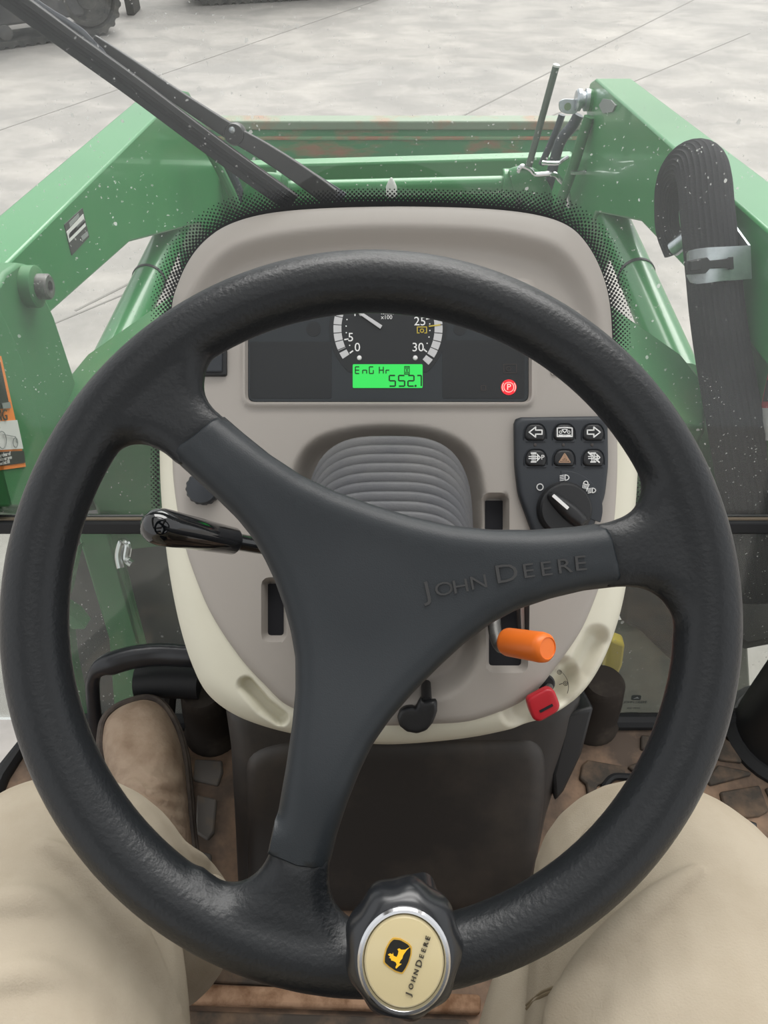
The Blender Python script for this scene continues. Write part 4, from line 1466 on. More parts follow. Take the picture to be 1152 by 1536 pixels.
# seat of the trousers
mb.tube(cspline([(0, -.24, 1.215), (0, -.32, 1.24), (0, -.40, 1.30), (0, -.43, 1.40)], 6, closed=False), 1, 28,
        ell=[(.10, .17)] * 6 + [(.105, .18)] * 6 + [(.11, .175)] * 7)
# cloth folds
def fold(pts, r):
    P = cspline(pts, 8, closed=False)
    n = len(P)
    mb.tube(P, [r * math.sin(math.pi * (.12 + .76 * i / (n - 1))) for i in range(n)], 10)
from mathutils.bvhtree import BVHTree
leg_tree = BVHTree.FromPolygons([Vector(p) for p in mb.v], mb.f)
def onleg(px, py, z, sink=-.0025):
    hit = leg_tree.ray_cast(CAM, ray(px, py).normalized())
    return tuple(hit[0] + ray(px, py).normalized() * sink) if hit[0] else tuple(onz(px, py, z))
fold([onleg(1052, 1300, 1.262), onleg(990, 1345, 1.270), onleg(925, 1402, 1.266), onleg(866, 1462, 1.256), onleg(826, 1530, 1.246)], .0085)
fold([onleg(900, 1450, 1.250), onleg(850, 1500, 1.240), onleg(820, 1560, 1.225)], .009)
fold([onleg(60, 1262, 1.268), onleg(120, 1300, 1.270), onleg(180, 1370, 1.263), onleg(225, 1440, 1.250), onleg(280, 1560, 1.235)], .0085)
fold([onleg(-60, 1372, 1.272, .003), onleg(0, 1356, 1.27, .003), onleg(60, 1356, 1.276, .003), onleg(130, 1388, 1.272, .005)], .0095)
fold([onleg(-60, 1486, 1.276, .003), onleg(0, 1470, 1.27, .003), onleg(60, 1464, 1.278, .003), onleg(140, 1484, 1.274, .005)], .0095)
fold([onleg(935, 1215, 1.25), onleg(890, 1262, 1.25), onleg(850, 1320, 1.25)], .008)
fold([(-.128, .165, 1.205), (-.126, .195, 1.12), (-.140, .225, 1.02), (-.155, .26, .93)], .014)
fold([(-.160, .215, 1.18), (-.152, .232, 1.08), (-.166, .262, .98), (-.180, .285, .90)], .011)
tr = build(mb, 'trousers', M['khaki'], parent=person, smooth=0, label='khaki cotton trousers')
rm = tr.modifiers.new('remesh', 'REMESH')
rm.mode = 'VOXEL'
rm.voxel_size = .0030
rm.use_smooth_shade = True
sm = tr.modifiers.new('smooth', 'SMOOTH')
sm.iterations = 4
sm.factor = .5
# pocket seam stitched on the right thigh
mb = MB()
for off in (0, 5):
    P = []
    for a, b in [(790, 1508 + off), (815, 1488 + off), (846, 1478 + off)]:
        P.append(onleg(a, b, 1.26, -.0005))
    mb.tube(cspline([tuple(p) for p in P], 8, closed=False), .0009, 6)
build(mb, 'pocket_stitching', M['seam'], parent=person)

# boots
def boot(heel, toe, outline, lab):
    ey = (Vector(toe) - Vector(heel))
    ex = ey.cross(Vector((0, 0, 1)))
    BFm = Frame(heel, ex, ey)
    Lb = ey.length
    O = outline(BFm, Lb)
    bt = bpy.data.objects.new('boot', None)
    COL.objects.link(bt)
    bt.parent = person
    bt.location = Vector(heel) - Vector(person.location)
    setw(bt, Matrix.Translation(Vector(heel)))
    # part = boot (empty replaced by the upper mesh below)
    bpy.data.objects.remove(bt)
    def up(x, y, d):
        s_ = np.clip(y / Lb, 0, 1)
        H = np.interp(s_, [0, .15, .32, .50, .68, .85, 1], [.10, .115, .118, .090, .062, .046, .034])
        wr = .0030 * np.sin(y * 300 + 5 * np.sin(x * 75) + 3 * np.sin(x * 31 + y * 40)) * np.exp(-((s_ - .55) / .17) ** 2)
        rr_ = np.interp(s_, [0, .5, .8, 1], [.042, .042, .034, .028])
        return .010 + (H - .010) * (1 - (1 - np.minimum(d / rr_, 1)) ** 2.4) ** .62 + wr
    inset = [(p[0] - 0, p[1]) for p in O]
    P_ = np.array(O)
    c = P_.mean(0)
    m_ = MB()
    sh = [tuple(c + (p - c) * np.array([.86, .92])) for p in P_]
    m_.pillow(sh, up, .004, g=.0045, r=.03)
    # shaft
    sp0 = BFm.M @ Vector((0.0, .055, .075))
    m_.tube([BFm.I @ sp0, BFm.I @ (sp0 + Vector((0, -.02, .09))), BFm.I @ (sp0 + Vector((0, -.04, .20)))], [.050, .050, .054], 20)
    b_ = build(m_, 'boot', M['boot'], parent=person, M=BFm.M, smooth=70, label=lab)
    m_ = MB()
    m_.prism(O, -.004, .008)
    build(m_, 'outsole', M['sole'], parent=b_, M=BFm.M, bevel=.002, label='dark sole edge')
    m_ = MB()
    Q = resample(ccw(list(O)), .004)
    tq = np.roll(Q, -1, 0) - np.roll(Q, 1, 0); tq /= np.hypot(tq[:, 0], tq[:, 1])[:, None]
    Qi = Q + np.stack([-tq[:, 1], tq[:, 0]], 1) * .0055
    m_.tube([(a, b, .0095) for a, b in Qi], .0042, 8, closed=True, up=(0, 0, 1))
    build(m_, 'welt', M['sole'], parent=b_, M=BFm.M, label='stitched dark welt')
    m_ = MB()
    m_.box((0, -.0, -.014), (.062, .07, .022), Matrix.Translation((0, .035, 0)))
    build(m_, 'boot_heel', M['sole'], parent=b_, M=BFm.M, bevel=.004)
    return b_, BFm
def outL(fr, Lb):
    pts = [(146, 1135), (145, 1100), (152, 1075), (172, 1056), (198, 1045), (222, 1041), (243, 1048), (260, 1067), (275, 1098), (285, 1140), (290, 1190), (294, 1240), (300, 1290), (308, 1340), (300, 1390), (268, 1400), (235, 1370), (195, 1290), (164, 1200)]
    return cspline([fr.p(a, b, .006) for a, b in pts], 4)
heelL = Vector((-.205, .225, FLOOR + .028))
toeL = at(212, 1042, 1.0); toeL = onz(212, 1042, FLOOR + .115)
bL, BL = boot(heelL, toeL, outL, 'worn tan leather square toed left boot')
def outR(fr, Lb):
    s = [(-.032, .0), (-.036, .08), (-.045, .16), (-.050, .22), (-.046, .27), (-.02, .29), (.02, .29), (.046, .265), (.054, .21), (.044, .14), (.034, .07), (.032, .0), (0, -.02)]
    return cspline(s, 4)
boot((.195, .035, FLOOR + .028), (.225, .315, FLOOR + .034), outR, 'worn tan leather right boot hidden under the knee')
# pale boot pull seen at the trouser hem
mb = MB()
P = [at(276, 1268, .80), at(292, 1268, .80), at(306, 1300, .80), at(310, 1322, .795), at(296, 1330, .79), at(280, 1300, .79)]
mb.slab([tuple(p) for p in P], (.0, -.01, -.012))
build(mb, 'boot_pull', M['lining'], parent=person, bevel=.003, label='pale boot pull at the hem')

# seat under the driver
st = thing('driver_seat', 'black driver seat under the khaki trousers', 'seat', (0, -.22, FLOOR))
mb = MB(); mb.prism(rrect(-.25, -.46, .25, .02, .07), FLOOR + .27, FLOOR + .375)
build(mb, 'cushion', M['seat'], parent=st, bevel=.03, bseg=3)
mb = MB(); mb.box((0, -.53, FLOOR + .60), (.48, .10, .60))
build(mb, 'backrest', M['seat'], parent=st, bevel=.04, bseg=3)
mb = MB(); mb.box((0, -.24, FLOOR + .135), (.36, .34, .27))
build(mb, 'pedestal', M['black'], parent=st, bevel=.02)

# ================================================================== FRONT LOADER
ld = thing('front_loader', 'green front loader with two arms joined by a cross beam', 'loader', (0, 1.9, .25))
def yz(px, py, x):
    p = onx(px, py, x)
    return (p.y, p.z)
def side_plate(pts, x, t, name, m, parent=ld, bevel=.004, label=None):
    m_ = MB()
    m_.slab([(x, y, z) for y, z in pts], (t, 0, 0))
    return build(m_, name, m, parent=parent, bevel=bevel, label=label)
xl, xr = -.49, .49
armL = [(.78, 1.235), yz(0, 405, xl), yz(237, 172, xl), yz(274, 136, xl), yz(284, 138, xl), yz(300, 170, xl), (2.75, .45), (2.45, .25), yz(300, 335, xl), yz(195, 363, xl), yz(75, 470, xl), (.80, 1.12)]
al = side_plate(armL, xl, -.085, 'loader_arm', M['green'], label='left loader arm')
armR = [(.78, 1.285), yz(1152, 345, xr), yz(893, 118, xr), yz(885, 124, xr), yz(879, 150, xr), yz(880, 180, xr), yz(850, 270, xr), (2.35, .40), (2.1, .25), yz(893, 318, xr), yz(961, 332, xr), yz(1077, 455, xr), (.80, 1.14)]
ar = side_plate(armR, xr, .085, 'loader_arm', M['green'], label='right loader arm')
# masts
xm = -.452
mastL = [yz(*p, xm) for p in [(-60, 480), (0, 425), (8, 408), (28, 394), (42, 396), (54, 410), (66, 440), (82, 475), (97, 520), (116, 578), (150, 660), (190, 760), (60, 775), (-60, 760)]]
ml = side_plate(mastL, xm, -.034, 'mast', M['greendirt'], bevel=.005, label='left loader mast')
mast2 = [yz(*p, xm + .012) for p in [(-60, 420), (-10, 420), (0, 462), (18, 500), (34, 540), (48, 590), (62, 640), (80, 700), (90, 760), (-60, 760)]]
ml2 = side_plate(mast2, xm + .012, -.012, 'mast_plate', M['greendirt'], bevel=.003)
mb = MB()
c = onx(52, 430, xm + .01)
Mx = axis_frame(c, (1, 0, 0)).M
mb.lathe([(.026, -.02), (.026, .004), (.022, .006)], 24, Mx)
build(mb, 'pin_collar', M['greendirt'], parent=ml)
mb = MB()
mb.lathe([(.016, .004), (.016, .018), (.014, .020), (.0075, .020), (.0075, .012), (.002, .012)], 20, Mx)
build(mb, 'pin_bolt', M['steel'], parent=ml, label='steel pin head')
xmr = .50
mastR = [yz(*p, xmr) for p in [(1240, 420), (1152, 372), (1128, 366), (1112, 374), (1100, 400), (1085, 450), (1066, 520), (1052, 575), (1040, 640), (1010, 740), (1080, 800), (1240, 800)]]
mrr = side_plate(mastR, xmr, .034, 'mast', M['greendirt'], bevel=.005, label='right loader mast')
# lift cylinders
def cyl(a, b, r_, lab):
    a = Vector(a); b = Vector(b)
    d = (b - a).normalized()
    m_ = MB()
    m_.tube([a, b], r_, 24)
    o = build(m_, 'lift_cylinder', M['green'], parent=ld, label=lab)
    m_ = MB()
    c = a + (b - a) * .52
    fr = axis_frame(c, d)
    m_.lathe([(r_ + .0005, -.004), (r_ + .002, -.004), (r_ + .002, .004), (r_ + .0005, .004)], 24, fr.M)
    build(m_, 'cylinder_band', M['rubber'], parent=o, label='black band')
    m_ = MB()
    m_.tube([a + d * .01, a - d * .16], r_ * .5, 16)
    build(m_, 'cylinder_rod', M['chrome'], parent=o)
    return o
cyl(onx(158, 560, -.535), onx(268, 325, -.535), .036, 'left lift cylinder')
cyl(onx(1022, 570, .535), onx(908, 305, .535), .037, 'right lift cylinder')
# frame arms joining masts to the chassis
for s, m0 in ((1, 'right'), (-1, 'left')):
    mb = MB()
    T = [(s * .16, .93, 1.165), (s * .30, 1.06, 1.125), (s * .452, .995, 1.045), (s * .475, .93, 1.035), (s * .445, .83, 1.03), (s * .18, .84, 1.10)]
    if s < 0: T = T[::-1]
    mb.slab(T, (0, .02, -.34))
    build(mb, 'frame_arm', M['greendirt'], parent=ld, bevel=.006)
# cross beam and front tube
mb = MB()
yb = 2.32
P = [ony(318, 250, yb), ony(862, 235, yb), ony(862, 310, yb), ony(318, 325, yb)]
mb.slab([tuple(p) for p in P], (0, .05, 0))
build(mb, 'cross_beam', M['green'], parent=ld, bevel=.008)
mb = MB()
mb.tube([ony(425, 284, 2.02), ony(770, 276, 2.02)], .021, 18)
mb2 = build(mb, 'front_tube', M['green'], parent=ld)
for px in (425, 762):
    mb = MB()
    py = 274
    c = ony(px, py, 2.02)
    mb.tube([c - Vector((.016, 0, 0)), c + Vector((.016, 0, 0))], .034, 18)
    build(mb, 'tube_flange', M['green'], parent=mb2, bevel=.003)
for pts in ([(768, 276), (785, 272), (800, 285), (806, 302), (806, 330)], [(420, 284), (402, 282), (388, 294), (382, 312), (382, 335)]):
    mb = MB()
    mb.tube(cspline([tuple(ony(a, b, 2.0)) for a, b in pts], 6, closed=False), .040, 14, ell=(1, .6))
    build(mb, 'guard_bend', M['green'], parent=ld)
mb = MB()
c = ony(587, 282, 1.98)
mb.lathe([(.014, -.02), (.014, .004), (.008, .018), (.002, .026)], 12, Matrix.Translation(c))
build(mb, 'grease_cap', M['decalwhite'], parent=ld, label='white pointed cap')

# bucket
bk = thing('loader_bucket', 'worn green loader bucket with rusty top edge ahead of the arms', 'bucket', (0, 3.4, .0))
yk = 3.1
W = .84
zr = lambda py, y=yk: ony(576, py, y).z
z0, z1, z2 = zr(180), zr(205), zr(250)
mb = MB()
mb.box((0, yk + .02, z0 - .016), (2 * W, .07, .032))
build(mb, 'top_lip', M['bucketlip'], parent=bk, label='rust worn top lip', bevel=.006)
mb = MB()
mb.slab([(-W, yk - .002, z0 - .030), (W, yk - .002, z0 - .030), (W, yk - .014, z1), (-W, yk - .014, z1)], (0, .012, 0))
build(mb, 'back_strip', M['bucket'], parent=bk)
mb = MB()
mb.box((0, yk - .012, z1), (2 * W, .018, .012))
build(mb, 'stiffener', M['rusty'], parent=bk, bevel=.003, label='rusty stiffener ridge')
mb = MB()
mb.slab([(-W, yk - .012, z1), (W, yk - .012, z1), (W, yk - .16, .10), (-W, yk - .16, .10)], (0, .012, 0))
build(mb, 'back_plate', M['bucket'], parent=bk)
mb = MB()
mb.slab([(-W, yk - .16, .10), (W, yk - .16, .10), (W, yk - .05, .01), (-W, yk - .05, .01)], (0, .012, 0))
mb.box((0, yk + .32, .012), (2 * W, .75, .014))
build(mb, 'floor_plate', M['bucket'], parent=bk)
for s in (-1, 1):
    mb = MB()
    mb.slab([(s * W, yk + .1, z0 - .01), (s * W, yk - .0, z0 - .01), (s * W, yk - .16, .10), (s * W, yk - .05, .005), (s * W, yk + .70, .005)], (-s * .012, 0, 0))
    build(mb, 'side_plate', M['bucket'], parent=bk)

# level rod and the hoses on the right arm
lr = thing('level_rod', 'upright grey bucket level rod through a white wire loop', 'rod', ony(784, 275, 2.0))
mb = MB()
A, B = ony(788, 268, 2.0), ony(834, 100, 2.0)
mb.tube([A + (A - B) * .35, B], .0085, 14)
rod_ = build(mb, 'rod', M['rod'], parent=lr)
mb = MB(); mb.lathe([(.0085, 0), (.0085, .004), (.005, .006)], 14, axis_frame(B, B - A).M)
build(mb, 'rod_cap', M['decalwhite'], parent=lr, label='white rod end')
mb = MB()
P = [(792, 270), (782, 268), (778, 258), (782, 250), (790, 252), (796, 256), (803, 262), (830, 261), (840, 270), (850, 282), (854, 310)]
mb.tube(cspline([tuple(ony(a, b, 1.99)) for a, b in P], 6, closed=False), .0065, 10)
build(mb, 'wire_loop', M['chrome'], parent=lr, label='bright wire loop')
hs = [([(868, 172), (858, 190), (845, 205), (836, 225), (826, 265), (816, 298)], .014, 2.02, 'dark hydraulic hose bending down from the right arm tip'),
      ([(843, 172), (835, 195), (822, 225), (812, 247)], .009, 2.06, 'thin dark hydraulic hose left of the thicker one'),
      ([(884, 175), (874, 205), (860, 250), (842, 300), (835, 330)], .013, 1.92, 'green hydraulic pipe along the right arm inner face')]
for i, (P, r_, y, lab) in enumerate(hs):
    mb = MB()
    mb.tube(cspline([tuple(ony(a, b, y)) for a, b in P], 6, closed=False), r_, 12)
    build(mb, 'hydraulic_hose', M['hose'] if i < 2 else M['greendirt'], label=lab, cat='hose')
for i, (P, lab) in enumerate((([(813, 244), (836, 245), (845, 240), (853, 235)], 'short bright wire hook beside the right arm hoses'),
                              ([(856, 259), (880, 258), (890, 248), (903, 244)], 'pale wire clip against the right arm inner face'))):
    mb = MB()
    mb.tube(cspline([tuple(ony(a, b, 1.9)) for a, b in P], 6, closed=False), .005, 8)
    build(mb, 'wire_clip', M['chrome'], label=lab, cat='wire')
# hoses seen left
mb = MB()
mb.tube(cspline([tuple(ony(a, b, 2.0)) for a, b in [(342, 248), (352, 270), (360, 292), (366, 315)]], 5, closed=False), .012, 10)
build(mb, 'hydraulic_hose', M['hose'], label='dark hydraulic hose behind the wiper foot', cat='hose')
mb = MB()
mb.tube(cspline([tuple(ony(a, b, 1.95)) for a, b in [(300, 205), (322, 240), (345, 285), (358, 315)]], 5, closed=False), .012, 10)
build(mb, 'hydraulic_hose', M['greendirt'], label='dusty green pipe along the left arm inner end', cat='hose')
# white latch plate at the right arm tip
lt = thing('latch', 'white metal latch tab with a bolt at the right arm tip', 'latch', ony(855, 160, 2.0))
mb = MB()
fr = Frame(ony(853, 160, 1.97), (1, 0, 0), (0, .3, 1))
o = rpoly([fr.p(a, b) for a, b in [(838, 152), (846, 148), (866, 149), (870, 158), (864, 171), (848, 171), (839, 166)]], .008)
mb.prism(o, -.004, .004)
build(mb, 'tab', M['zinc'], parent=lt, M=fr.M, bevel=.001, label='white metal tab')
mb = MB(); p_ = fr.p(851, 160); mb.prism(circ(p_[0], p_[1], .0085, 12), .003, .0046)
build(mb, 'rust_hole', M['rusty'], parent=lt, M=fr.M, smooth=0)
mb = MB()
c = ony(871, 150, 1.97)
fx = axis_frame(c, (1, 0, 0)).M
mb.lathe([(.020, -.012), (.024, -.008), (.024, .0), (.018, .002), (.018, .008), (.024, .010), (.024, .018), (.02, .02)], 20, fx)
build(mb, 'washers', M['zinc'], parent=lt)
mb = MB(); mb.lathe([(.024, .018), (.024, .06)], 20, fx)
build(mb, 'bush', M['green'], parent=lt)
mb = MB()
o = [onx(a, b, xr - .003) for a, b in [(898, 158), (904, 148), (916, 150), (923, 158), (918, 168), (904, 170)]]
mb.slab([tuple(p) for p in o], (.004, 0, 0))
build(mb, 'gusset_plate', M['decalgrey'], parent=ar, label='pale round pin plate')

# ------------------------------------------------------------------ braided hose bundle and its bracket
hb = thing('hose_bundle', 'thick black braided hose sleeve looping over at the right', 'hose', at(1120, 760, 1.02))
P = cspline([at(1014, 378, 1.19), at(1002, 345, 1.19), at(1000, 312, 1.18), at(1004, 282, 1.165), at(1016, 258, 1.14), at(1034, 245, 1.11), at(1050, 250, 1.085), at(1057, 275, 1.07), at(1060, 312, 1.06), at(1065, 360, 1.05),
             at(1070, 410, 1.045), at(1076, 470, 1.04), at(1086, 540, 1.035), at(1100, 620, 1.03), at(1114, 700, 1.025), at(1128, 790, 1.02), at(1140, 900, 1.02)], 9, closed=False)
n = len(P)
nr = 30
prof = []
for k in range(nr * 2):
    a = 2 * math.pi * k / (nr * 2)
    rr_ = 1 + (.055 if k % 2 else -.035)
    prof.append((math.cos(a) * rr_, math.sin(a) * rr_))
R = [.017 + .0165 * float(sstep(.10, .42, i / n)) for i in range(n)]
mb = MB()
mb.tube(P, R, nr * 2, prof=prof)
build(mb, 'sleeve', M['sleeve'], parent=hb, smooth=80)
mb = MB()
mb.tube([at(1030, 358, 1.15), at(1010, 374, 1.17)], .012, 12)
build(mb, 'hose_fitting', M['zinc'], parent=hb, label='zinc hose fitting')
br = thing('hose_clamp', 'zinc plated clamp with black strap holding the braided hose sleeve', 'clamp', at(1080, 425, 1.0))
FB = Frame(at(1078, 397, 1.005), (1, 0, -.02), (0, .55, .83))
mb = MB()
N_ = 10
pr = []
top_px = [(1031, 380), (1034, 376), (1045, 373), (1064, 371), (1085, 370), (1105, 369), (1126, 368)]
bot_px = [(1031, 414), (1036, 423), (1045, 426), (1064, 424), (1085, 421), (1105, 420), (1128, 418)]
hh = [-.012, 0, .006, .008, .006, .003, .002]
v = []
for (a, b), (c_, d_), h in zip(top_px, bot_px, hh):
    x, y = FB.p(a, b, h); x2, y2 = FB.p(c_, d_, h)
    v += [(x, y, h), (x2, y2, h), (x, y, h - .003), (x2, y2, h - .003)]
f = []
for i in range(6):
    a = i * 4; b = a + 4
    f += [(a, a + 1, b + 1, b), (a + 2, b + 2, b + 3, a + 3), (a, b, b + 2, a + 2), (a + 1, a + 3, b + 3, b + 1)]
f += [(0, 2, 3, 1), (24, 25, 27, 26)]
mb.add(v, f)
build(mb, 'clamp_plate', M['zinc'], parent=br, M=FB.M, smooth=50)
mb = MB(); mb.slab([FB.M @ Vector(FB.p3(1126, 368, .002)), FB.M @ Vector(FB.p3(1128, 418, .002)), FB.M @ Vector(FB.p3(1128, 418, .002)) + Vector((.0, .07, .0)), FB.M @ Vector(FB.p3(1126, 368, .002)) + Vector((0, .07, 0))], (-.003, 0, 0))
build(mb, 'clamp_return', M['zinc'], parent=br)
mb = MB()
o = [FB.p(a, b, .009) for a, b in [(1030, 391), (1060, 386), (1064, 391), (1092, 388), (1092, 386), (1099, 385), (1100, 404), (1093, 404), (1092, 401), (1064, 403), (1058, 410), (1030, 412)]]
mb.prism(o, .006, .0115)
build(mb, 'strap', M['rubber'], parent=br, M=FB.M, bevel=.001, label='black rubber strap')
mb = MB()
mb.prism([FB.p(a, b, .012) for a, b in [(1034, 392), (1051, 389), (1051, 405), (1035, 407)]], .011, .0145)
build(mb, 'buckle', M['rubber'], parent=br, M=FB.M, bevel=.001)

# ------------------------------------------------------------------ decals
def decal(px, x, m, name, parent, t=.0012, label=None):
    m_ = MB()
    m_.slab([tuple(onx(a, b, x)) for a, b in px], (-t if x < 0 else t, 0, 0))
    return build(m_, name, m, parent=parent, smooth=0, label=label)
xd = xl + .0012
dl = decal([(97, 337), (124, 312), (134, 355), (108, 383)], xd, M['decalblack'], 'decal', al, label='black and silver sticker')
for q4, m_ in (([(100, 348), (125, 321), (129, 339), (104, 364)], M['decalwhite']), ([(103, 351), (126, 328), (128, 334), (104, 358)], M['decalgrey']), ([(104, 334), (118, 320), (119, 326), (105, 341)], M['decalgrey']),
               ([(122, 355), (131, 347), (133, 353), (124, 361)], M['decalgrey'])):
    decal(q4, xd + .0008, m_, 'decal_panel', al, .0006)
xw = xm + .0135
dw = decal([(-30, 540), (2, 534), (39, 700), (-20, 708)], xw, M['decalorange'], 'warning_decal', ml2, label='orange bordered warning sticker')
decal([(-30, 546), (0, 540), (15, 612), (-25, 616)], xw + .0008, M['decalblack'], 'decal_panel', ml2, .0006)
decal([(3, 605), (15, 603), (17, 612), (5, 613)], xw + .0016, M['decalgrey'], 'decal_panel', ml2, .0006)
decal([(-25, 634), (26, 630), (35, 673), (-22, 676)], xw + .0008, M['decalwhite'], 'decal_panel', ml2, .0006)
decal([(-25, 679), (36, 676), (38, 694), (-22, 702)], xw + .0008, M['decalblack'], 'decal_panel', ml2, .0006)
mb = MB()
DFr = Frame(onx(2, 623, xw + .0014), onx(26, 619.5, xw + .0014) - onx(-30, 625, xw + .0014), Vector((0, .02, 1)))
p0 = DFr.p(0, 624)
text(mb, 'WARNING', DFr.p(-18, 625)[0], p0[1], .0003, 15 / F * 1.0 / .72, depth=.0004)
build(mb, 'decal_lettering', M['ink'], parent=ml2, M=DFr.M, smooth=0)
mb = MB()
for k, yy in enumerate((683, 689, 695)):
    a = DFr.p(-20, yy); b = DFr.p(30 + k, yy - 2)
    s_ = ('tay clear of', 'boom or arm', 'bucket lift')[k]
    text(mb, s_, DFr.p(6, yy - 1)[0], DFr.p(6, yy - 1)[1], .0006, 5.2 / F / .72, depth=.0003)
build(mb, 'small_lettering', M['decalwhite'], parent=ml2, M=DFr.M, smooth=0)
mb = MB()
for c0 in ((2, 660, 12), (22, 664, 7)):
    p = DFr.p(c0[0], c0[1])
    stroke(mb, circ(p[0], p[1], c0[2] / F * .95, 16), .0008, .001, closed=True)
stroke(mb, [DFr.p(4, 652), DFr.p(22, 655), DFr.p(24, 664)], .0008, .001)
build(mb, 'decal_drawing', M['decalgrey'], parent=ml2, M=DFr.M, smooth=0)
xq = xmr - .0012
decal([(1135, 640), (1152, 560), (1200, 560), (1190, 640)], xq, M['decalred'], 'warning_decal', mrr, label='red and white warning sticker')
decal([(1136, 645), (1142, 612), (1200, 612), (1200, 664), (1140, 660)], xq - .0008, M['decalwhite'], 'decal_panel', mrr, .0006)
decal([(1150, 570), (1160, 570), (1190, 604), (1144, 602)], xq - .0008, M['decalblack'], 'decal_panel', mrr, .0006)

# ------------------------------------------------------------------ tractor steelwork below and beside the screen
ch = thing('tractor_frame', 'dark and green tractor steelwork seen through the lower glass', 'machine', (0, .95, .2))
mb = MB()
mb.slab([at(112, 790, 1.16), at(160, 790, 1.16), at(186, 880, 1.22), at(240, 1080, 1.30), at(172, 1080, 1.30), at(163, 960, 1.24)], (0, .03, 0))
build(mb, 'green_post', M['greendirt'], parent=ch, bevel=.004)
mb = MB()
mb.slab([at(150, 785, 1.24), at(252, 785, 1.24), at(300, 1110, 1.42), at(210, 1110, 1.42), at(172, 900, 1.30)], (0, .05, 0))
build(mb, 'side_panel', M['dark'], parent=ch, bevel=.004)
mb = MB()
mb.slab([at(118, 818, 1.14), at(104, 838, 1.14), at(91, 890, 1.16), (at(92, 915, 1.17)), at(103, 890, 1.16)], (0, .02, -.01))
build(mb, 'step_bracket', M['green'], parent=ch, bevel=.003)
mb = MB()
mb.slab([at(92, 912, 1.18), at(112, 925, 1.2), at(128, 945, 1.2), at(106, 945, 1.2)], (0, .03, -.01))
build(mb, 'step_bracket', M['greendirt'], parent=ch, bevel=.003)
mb = MB()
mb.slab([at(86, 925, 1.18), at(102, 935, 1.2), at(112, 1010, 1.25), at(134, 1105, 1.32), at(118, 1105, 1.32)], (0, .03, 0))
build(mb, 'green_rail', M['green'], parent=ch, bevel=.003)
mb = MB()
mb.slab([at(60, 800, 1.3), at(160, 790, 1.3), at(240, 1120, 1.5), at(60, 1120, 1.5)], (0, .05, 0))  # added dark sheet over bright ground, standing in for shade under the tractor
build(mb, 'shade_sheet', M['dark'], parent=ch, bevel=.003)
mb = MB()
mb.tube(cspline([tuple(at(a, b, 1.12)) for a, b in [(181, 852), (178, 832), (184, 812), (192, 818), (190, 838), (198, 846)]], 5, closed=False), .0055, 10)
build(mb, 'wire_ring', M['chrome'], parent=ch, label='bright wire ring')
mb = MB()
c = at(183, 716, 1.16)
mb.tube([c, c + Vector((0, .08, -.01))], .022, 18)
build(mb, 'pivot_pin', M['dark'], parent=ch)
mb = MB()
mb.slab([at(1060, 785, 1.10), at(1230, 785, 1.10), at(1230, 960, 1.10), at(1118, 985, 1.10), at(1080, 960, 1.10)], (0, .25, 0))
build(mb, 'fuel_tank', M['dark'], parent=ch, bevel=.02, label='black tank outside the right pane')
mb = MB()
mb.slab([at(935, 880, 1.15), at(1090, 880, 1.15), at(1090, 1010, 1.2), at(1012, 1000, 1.2), at(985, 975, 1.2), at(960, 950, 1.2), at(930, 935, 1.2)], (0, .2, 0))
build(mb, 'belly_shield', M['dark'], parent=ch, bevel=.01)
mb = MB()
mb.slab([at(880, 950, 1.22), at(1120, 930, 1.22), at(1130, 1100, 1.26), at(880, 1110, 1.26)], (0, .03, -.01))  # invented plate, hides ground that would show too bright
build(mb, 'added_grey_plate', M['covergrey'], parent=ch, bevel=.004, label='added grey plate over bright ground low on the right')
mb = MB()
mb.slab([at(915, 960, 1.10), at(938, 968, 1.10), at(934, 1000, 1.12), at(922, 1025, 1.14), at(905, 1020, 1.14)], (0, .02, 0))
build(mb, 'yellow_panel', M['yellow'], parent=ch, bevel=.004, label='yellow painted piece low on the right')

# ------------------------------------------------------------------ windscreen wiper (outside the glass)
wp = thing('windscreen_wiper', 'black wiper blade and arm lying diagonally across the windscreen', 'wiper', GF.M @ Vector(GF.p3(480, 290, -.02)))
def gpath(pts, h):
    return [GF.p3(a, b, h) for a, b in pts]
mb = MB()
P = cspline(gpath([(-40, -42), (27, 5), (115, 69), (200, 130), (315, 216), (440, 306)], -.014), 8, closed=False)
mb.tube(P, .0098, 4, up=(0, 0, 1), prof=[(.6, .95), (-.6, .95), (-.6, -.95), (.6, -.95)])
build(mb, 'blade', M['wiper'], parent=wp, M=GF.M, bevel=.001, smooth=30)
mb = MB()
for off in (-4.5, 0, 4.5):
    P = cspline(gpath([(-40 - off * .6, -42 + off), (27 - off * .6, 5 + off), (115 - off * .6, 69 + off), (200 - off * .6, 130 + off), (315 - off * .6, 216 + off), (432 - off * .6, 301 + off)], -.008), 6, closed=False)
    mb.tube(P, .0011, 6)
rb = build(mb, 'rubber_lip', M['rubber'], parent=wp, M=GF.M, kind='stuff')
mb = MB()
P = cspline(gpath([(-20, -48), (40, -2), (78, 24), (92, 32), (104, 40), (122, 52), (150, 80), (210, 125), (262, 164)], -.022), 6, closed=False)
mb.tube(P, [.0035] * 4 + [.0052] * 14 + [.0052] * (len(P) - 30) + [.003] * 12, 10, ell=(.6, 1))
build(mb, 'blade_bridge', M['wipergrey'], parent=wp, M=GF.M)
mb = MB()
P = cspline(gpath([(140, 60), (200, 100), (255, 138), (300, 168), (350, 200), (395, 226), (440, 255), (475, 280), (500, 300)], -.032), 6, closed=False)
n = len(P)
mb.tube(P, [.0050 + .0050 * (i / n) for i in range(n)], 4, up=(0, 0, 1), prof=[(.7, 1), (-.7, 1), (-.7, -1), (.7, -1)])
build(mb, 'arm', M['wiper'], parent=wp, M=GF.M, bevel=.0012, smooth=30)
mb = MB()
